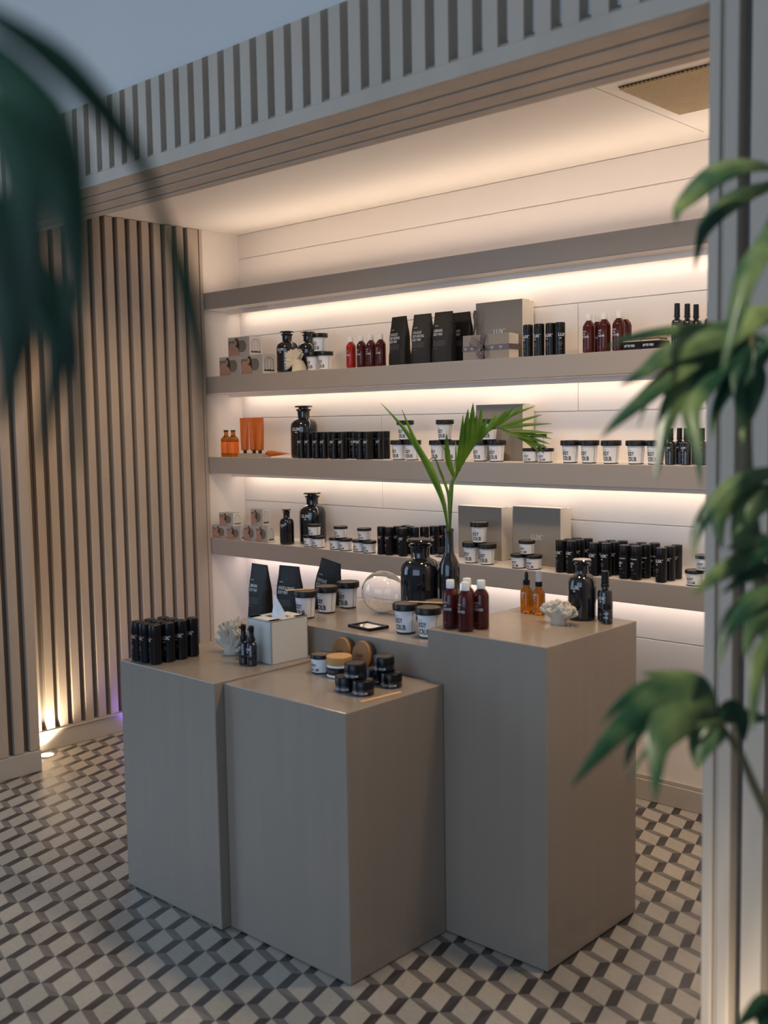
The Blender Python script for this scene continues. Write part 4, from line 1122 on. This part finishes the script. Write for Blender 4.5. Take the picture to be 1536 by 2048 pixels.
LOWMID=[
 ([(-0.563,1.386,1.521),(-0.573,1.355,1.525),(-0.59,1.314,1.515),(-0.601,1.28,1.495),(-0.607,1.248,1.474),(-0.608,1.222,1.447),(-0.599,1.204,1.42)],0.0185),
 ([(-0.593,1.427,1.521),(-0.614,1.389,1.508),(-0.625,1.359,1.489),(-0.629,1.335,1.462),(-0.62,1.322,1.422)],0.0268),
 ([(-0.583,1.435,1.506),(-0.594,1.406,1.495),(-0.607,1.375,1.477),(-0.609,1.352,1.442),(-0.608,1.334,1.429)],0.0292),
 ([(-0.559,1.38,1.433),(-0.562,1.332,1.437),(-0.569,1.279,1.437),(-0.571,1.232,1.435)],0.0162),
 ([(-0.559,1.379,1.431),(-0.56,1.327,1.429),(-0.569,1.265,1.416),(-0.577,1.205,1.402),(-0.576,1.153,1.387)],0.0204),
 ([(-0.557,1.377,1.4),(-0.56,1.329,1.4),(-0.567,1.276,1.394),(-0.573,1.223,1.38)],0.0139),
 ([(-0.536,1.326,1.384),(-0.542,1.287,1.379),(-0.551,1.242,1.366),(-0.555,1.201,1.343),(-0.549,1.168,1.305)],0.02),
 ([(-0.535,1.324,1.361),(-0.537,1.276,1.351),(-0.535,1.231,1.34),(-0.527,1.189,1.313)],0.0222),
 ([(-0.518,1.27,1.343),(-0.514,1.224,1.315),(-0.507,1.183,1.294),(-0.496,1.141,1.241)],0.0214),
]
LOWER=[
 ([(-0.591,1.255,1.21),(-0.595,1.238,1.246),(-0.604,1.215,1.268),(-0.625,1.18,1.278),(-0.642,1.148,1.284)],0.0147),
 ([(-0.591,1.255,1.21),(-0.594,1.229,1.246),(-0.603,1.195,1.26),(-0.626,1.147,1.269),(-0.641,1.104,1.257),(-0.65,1.065,1.235)],0.0178),
 ([(-0.591,1.255,1.21),(-0.592,1.222,1.236),(-0.599,1.183,1.25),(-0.612,1.138,1.253),(-0.622,1.092,1.241),(-0.634,1.043,1.213),(-0.644,0.997,1.181)],0.0305),
 ([(-0.591,1.255,1.21),(-0.59,1.217,1.233),(-0.593,1.174,1.239),(-0.595,1.129,1.229),(-0.588,1.094,1.213),(-0.573,1.06,1.163)],0.0371),
 ([(-0.591,1.255,1.21),(-0.59,1.239,1.214),(-0.589,1.221,1.204),(-0.589,1.202,1.186),(-0.585,1.186,1.165)],0.0317),
 ([(-0.6,1.273,1.205),(-0.614,1.237,1.219),(-0.64,1.19,1.221),(-0.65,1.155,1.208),(-0.651,1.125,1.165)],0.0183),
 ([(-0.582,1.236,1.216),(-0.586,1.205,1.216),(-0.601,1.164,1.215),(-0.616,1.12,1.2),(-0.622,1.084,1.169)],0.0088),
 ([(-0.591,1.255,1.21),(-0.587,1.282,1.215),(-0.583,1.307,1.2),(-0.586,1.323,1.167)],0.0235),
 ([(-0.564,1.347,1.2),(-0.573,1.339,1.197),(-0.583,1.33,1.205),(-0.601,1.313,1.2)],0.0096),
]
ST_LOW = [(-0.591, 1.255, 1.211), (-0.574, 1.284, 1.164), (-0.565, 1.306, 1.117), (-0.555, 1.329, 1.074), (-0.547, 1.35, 1.021), (-0.538, 1.365, 0.914)]
ST_MID = [(-0.627, 1.418, 1.709), (-0.627, 1.41, 1.646), (-0.626, 1.403, 1.578), (-0.622, 1.399, 1.509), (-0.598, 1.409, 1.413), (-0.569, 1.412, 1.207)]
BR=[
 ([(-0.491,1.237,0.856),(-0.495,1.193,0.896),(-0.496,1.146,0.9),(-0.495,1.102,0.903)],0.0178),
 ([(-0.491,1.236,0.85),(-0.497,1.199,0.876),(-0.493,1.168,0.867)],0.0241),
]
LEFT=[
 ([(-0.505,0.24,1.806),(-0.495,0.265,1.796),(-0.484,0.29,1.779),(-0.475,0.311,1.755),(-0.471,0.329,1.73),(-0.474,0.34,1.71)],0.0166),
 ([(-0.476,0.333,1.728),(-0.474,0.344,1.7),(-0.475,0.353,1.677),(-0.475,0.361,1.646),(-0.478,0.367,1.615),(-0.482,0.371,1.575)],0.0126),
 ([(-0.509,0.234,1.787),(-0.49,0.251,1.778),(-0.475,0.262,1.756),(-0.463,0.27,1.73),(-0.456,0.273,1.699),(-0.452,0.273,1.668),(-0.452,0.27,1.64)],0.0284),
 ([(-0.482,0.227,1.748),(-0.463,0.238,1.742),(-0.45,0.243,1.723),(-0.441,0.243,1.695),(-0.434,0.24,1.664),(-0.427,0.237,1.633)],0.0223),
 ([(-0.501,0.234,1.719),(-0.483,0.248,1.702),(-0.476,0.251,1.669),(-0.473,0.25,1.636),(-0.474,0.244,1.598)],0.0308),
 ([(-0.55,0.256,1.713),(-0.536,0.28,1.693),(-0.531,0.297,1.673),(-0.53,0.307,1.641),(-0.541,0.306,1.606),(-0.554,0.305,1.578)],0.0163),
 ([(-0.539,0.266,1.712),(-0.524,0.291,1.693),(-0.518,0.307,1.665),(-0.522,0.314,1.636),(-0.528,0.316,1.592),(-0.537,0.32,1.569)],0.0093),
]
ST_LEFT = [(-0.504, 0.238, 1.778), (-0.548, 0.209, 1.687), (-0.58, 0.182, 1.514), (-0.595, 0.168, 1.33)]
VB=[
 ([(-2.333,2.835,1.21),(-2.34,2.821,1.301),(-2.355,2.797,1.379),(-2.377,2.766,1.459),(-2.405,2.729,1.534),(-2.435,2.69,1.598),(-2.469,2.646,1.657)],0.0224),
 ([(-2.318,2.815,1.212),(-2.321,2.801,1.304),(-2.33,2.778,1.374),(-2.341,2.752,1.435),(-2.363,2.717,1.505),(-2.376,2.689,1.569),(-2.388,2.663,1.634)],0.0239),
 ([(-2.324,2.83,1.211),(-2.325,2.836,1.301),(-2.323,2.842,1.37),(-2.316,2.848,1.405),(-2.337,2.834,1.483),(-2.353,2.819,1.513)],0.0139),
 ([(-2.324,2.83,1.211),(-2.327,2.832,1.284),(-2.33,2.832,1.344),(-2.353,2.817,1.423),(-2.368,2.803,1.467),(-2.39,2.775,1.438)],0.0104),
]
RACH = [(-2.326, 2.835, 1.21), (-2.325, 2.844, 1.3), (-2.324, 2.852, 1.378), (-2.312, 2.865, 1.413), (-2.29, 2.892, 1.482), (-2.26, 2.924, 1.536), (-2.228, 2.954, 1.562), (-2.208, 2.971, 1.565), (-2.168, 3.004, 1.543), (-2.141, 3.025, 1.534)]
VL=[
 ([(-2.319,2.857,1.39),(-2.304,2.804,1.467),(-2.277,2.763,1.549)],0.0206),
 ([(-2.314,2.862,1.404),(-2.277,2.84,1.509),(-2.245,2.813,1.612)],0.0154),
 ([(-2.31,2.868,1.418),(-2.271,2.854,1.526),(-2.239,2.833,1.632)],0.0241),
 ([(-2.303,2.877,1.439),(-2.26,2.872,1.543),(-2.233,2.853,1.652)],0.0241),
 ([(-2.296,2.886,1.459),(-2.253,2.885,1.542),(-2.229,2.866,1.614)],0.0207),
 ([(-2.287,2.897,1.481),(-2.245,2.9,1.556),(-2.223,2.886,1.636)],0.0207),
 ([(-2.279,2.906,1.499),(-2.241,2.909,1.55),(-2.213,2.904,1.602)],0.0173),
 ([(-2.271,2.916,1.514),(-2.229,2.928,1.562),(-2.196,2.933,1.613)],0.0156),
 ([(-2.262,2.926,1.531),(-2.214,2.951,1.584),(-2.177,2.964,1.623)],0.0156),
 ([(-2.252,2.937,1.545),(-2.202,2.969,1.596),(-2.16,2.994,1.64)],0.0156),
 ([(-2.242,2.947,1.555),(-2.192,2.985,1.595),(-2.141,3.026,1.65)],0.0104),
 ([(-2.232,2.957,1.562),(-2.185,2.999,1.606),(-2.119,3.057,1.639)],0.0104),
 ([(-2.222,2.967,1.563),(-2.162,3.025,1.588),(-2.105,3.079,1.609)],0.0104),
 ([(-2.212,2.976,1.561),(-2.151,3.039,1.574),(-2.084,3.107,1.577)],0.0104),
 ([(-2.205,2.982,1.554),(-2.14,3.053,1.551),(-2.085,3.114,1.544)],0.0105),
 ([(-2.196,2.989,1.547),(-2.142,3.056,1.542),(-2.092,3.118,1.523)],0.0105),
 ([(-2.185,2.998,1.54),(-2.144,3.059,1.528),(-2.101,3.119,1.505)],0.0105),
 ([(-2.173,3.01,1.536),(-2.143,3.064,1.514),(-2.112,3.12,1.493)],0.0123),
 ([(-2.16,3.021,1.532),(-2.137,3.074,1.498),(-2.138,3.106,1.474)],0.0123),
 ([(-2.152,3.028,1.53),(-2.136,3.083,1.512),(-2.13,3.125,1.47)],0.0123),
 ([(-2.325,2.85,1.384),(-2.34,2.889,1.429),(-2.368,2.923,1.524)],0.0088),
]

CAMDIR = Vector((.68, -.73, .08))
def frond(name, data, mt, parent, seed, tilt=.6, n=14, fold=.2, wk=1.22):
    rnd = random.Random(seed); b = MB(mt)
    for pts, wd in data:
        nv = CAMDIR + Vector((rnd.uniform(-tilt, tilt), rnd.uniform(-tilt, tilt), rnd.uniform(.1, .9)*tilt))
        blade(b, pts, wd, nv, fold, n, .04, wk)
    return b.build(name, parent, 60)

t = tag(bpy.data.objects.new('cut_palm_frond', None), 'fresh green feathered palm frond standing in the slim black vase', 'frond'); COL.objects.link(t); t.location = (VX, VY, ZP['globe']+.20)
def reparent(o, p):
    o.parent = p; o.matrix_parent_inverse = Matrix.Translation(-p.location)
b = MB(M_stalk); b.tube([(VX+.001, VY, ZP['globe']+.202)] + RACH, [.0030]*5 + [.0024]*(len(RACH)-6) + [.0016, .0008], 8); reparent(b.build('stalk'), t)
reparent(frond('leaflets', VL, M_frond, None, 2, .35, 10, .12), t)
for i, (dat, l) in enumerate(zip(VB, ('long narrow leaf arching to the far left out of the vase', 'long narrow leaf in front of the scrub pyramid, standing in the vase', 'short narrow leaf standing upright in the vase', 'thin curled leaf low beside the vase mouth'))):
    b = MB(M_frond)
    blade(b, dat[0], dat[1], CAMDIR + Vector((.2, .1, .3)), .25, 18, .04, .98)
    b.use(M_stalk); b.tube([(VX-.004+.003*i, VY+.003*(i % 2), ZP['globe']+.202), dat[0][0]], [.002, .0022], 6)
    tag(b.build('cut_leaf'), l, 'leaf')

# potted palm by the right post
t = thing('potted_palm', (-.36, 1.42, 0), 0, 'palm by the right post with broad drooping leaflets', 'palm')
def kid(o):
    o.parent = t; o.matrix_parent_inverse = Matrix.Translation(-t.location); return o
b = MB(M_pot); b.lathe([(0, 0), (.13, 0), (.15, .01), (.18, .30), (.165, .30), (.15, .26), (0, .26)], 40, (-.36, 1.42, 0)); kid(b.build('pot'))
b = MB(M_trunk)
b.tube([(-.40, 1.42, .25), (-.50, 1.42, .80), (-.580, 1.415, 1.20)] + [Vector(p) for p in ST_MID[::-1][2:]], [.014, .012, .010, .010, .009, .009, .007], 10)
b.tube([(-.33, 1.42, .25), (-.36, 1.40, .7)] + [Vector(p) for p in ST_LOW[::-1]], [.011, .010, .0085, .008, .0075, .006, .005, .0035], 10)
b.tube([(-.36, 1.45, .25), (-.45, 1.47, 1.0), (-.53, 1.47, 1.6), (-.585, 1.48, 1.93)], [.013, .011, .009, .006], 10)
b.tube([(-.36, 1.38, .25), (-.40, 1.36, .9), (-.47, 1.36, 1.40)], [.011, .009, .006], 10)
kid(b.build('cane'))
kid(frond('frond', UPPER, M_leaf, None, 11, wk=1.45)); kid(frond('frond', MIDDLE, M_leaf, None, 12, .5, wk=1.4)); kid(frond('frond', LOWMID, M_leaf, None, 13, .5, wk=1.45)); kid(frond('frond', LOWER, M_leaf, None, 14, .35, 18, .12, 1.5)); kid(frond('frond', BR, M_leaf, None, 15))

# palm close to the viewer on the left
t = thing('near_palm', (-.72, .10, 0), 0, 'dark green palm leaves hanging in close at the upper left edge', 'palm')
b = MB(M_pot); b.lathe([(0, 0), (.12, 0), (.14, .01), (.16, .28), (.145, .28), (.13, .25), (0, .25)], 36, (-.72, .10, 0)); kid(b.build('pot'))
b = MB(M_trunk); b.tube([(-.72, .10, .24), (-.70, .12, .9), (-.62, .16, 1.5), (-.56, .19, 1.86)], [.014, .012, .009, .006], 10)
for dat, wd in LEFT[:1] + LEFT[2:]: b.tube([(-.60, .17, 1.62), tuple((Vector((-.60, .17, 1.62))+Vector(dat[0]))/2 + Vector((0, 0, .04))), dat[0]], [.004, .0035, .003], 7)
kid(b.build('cane'))
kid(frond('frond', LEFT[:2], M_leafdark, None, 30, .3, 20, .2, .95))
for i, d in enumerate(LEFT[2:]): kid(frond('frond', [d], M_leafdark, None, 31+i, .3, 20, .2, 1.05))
bpy.context.view_layer.update()
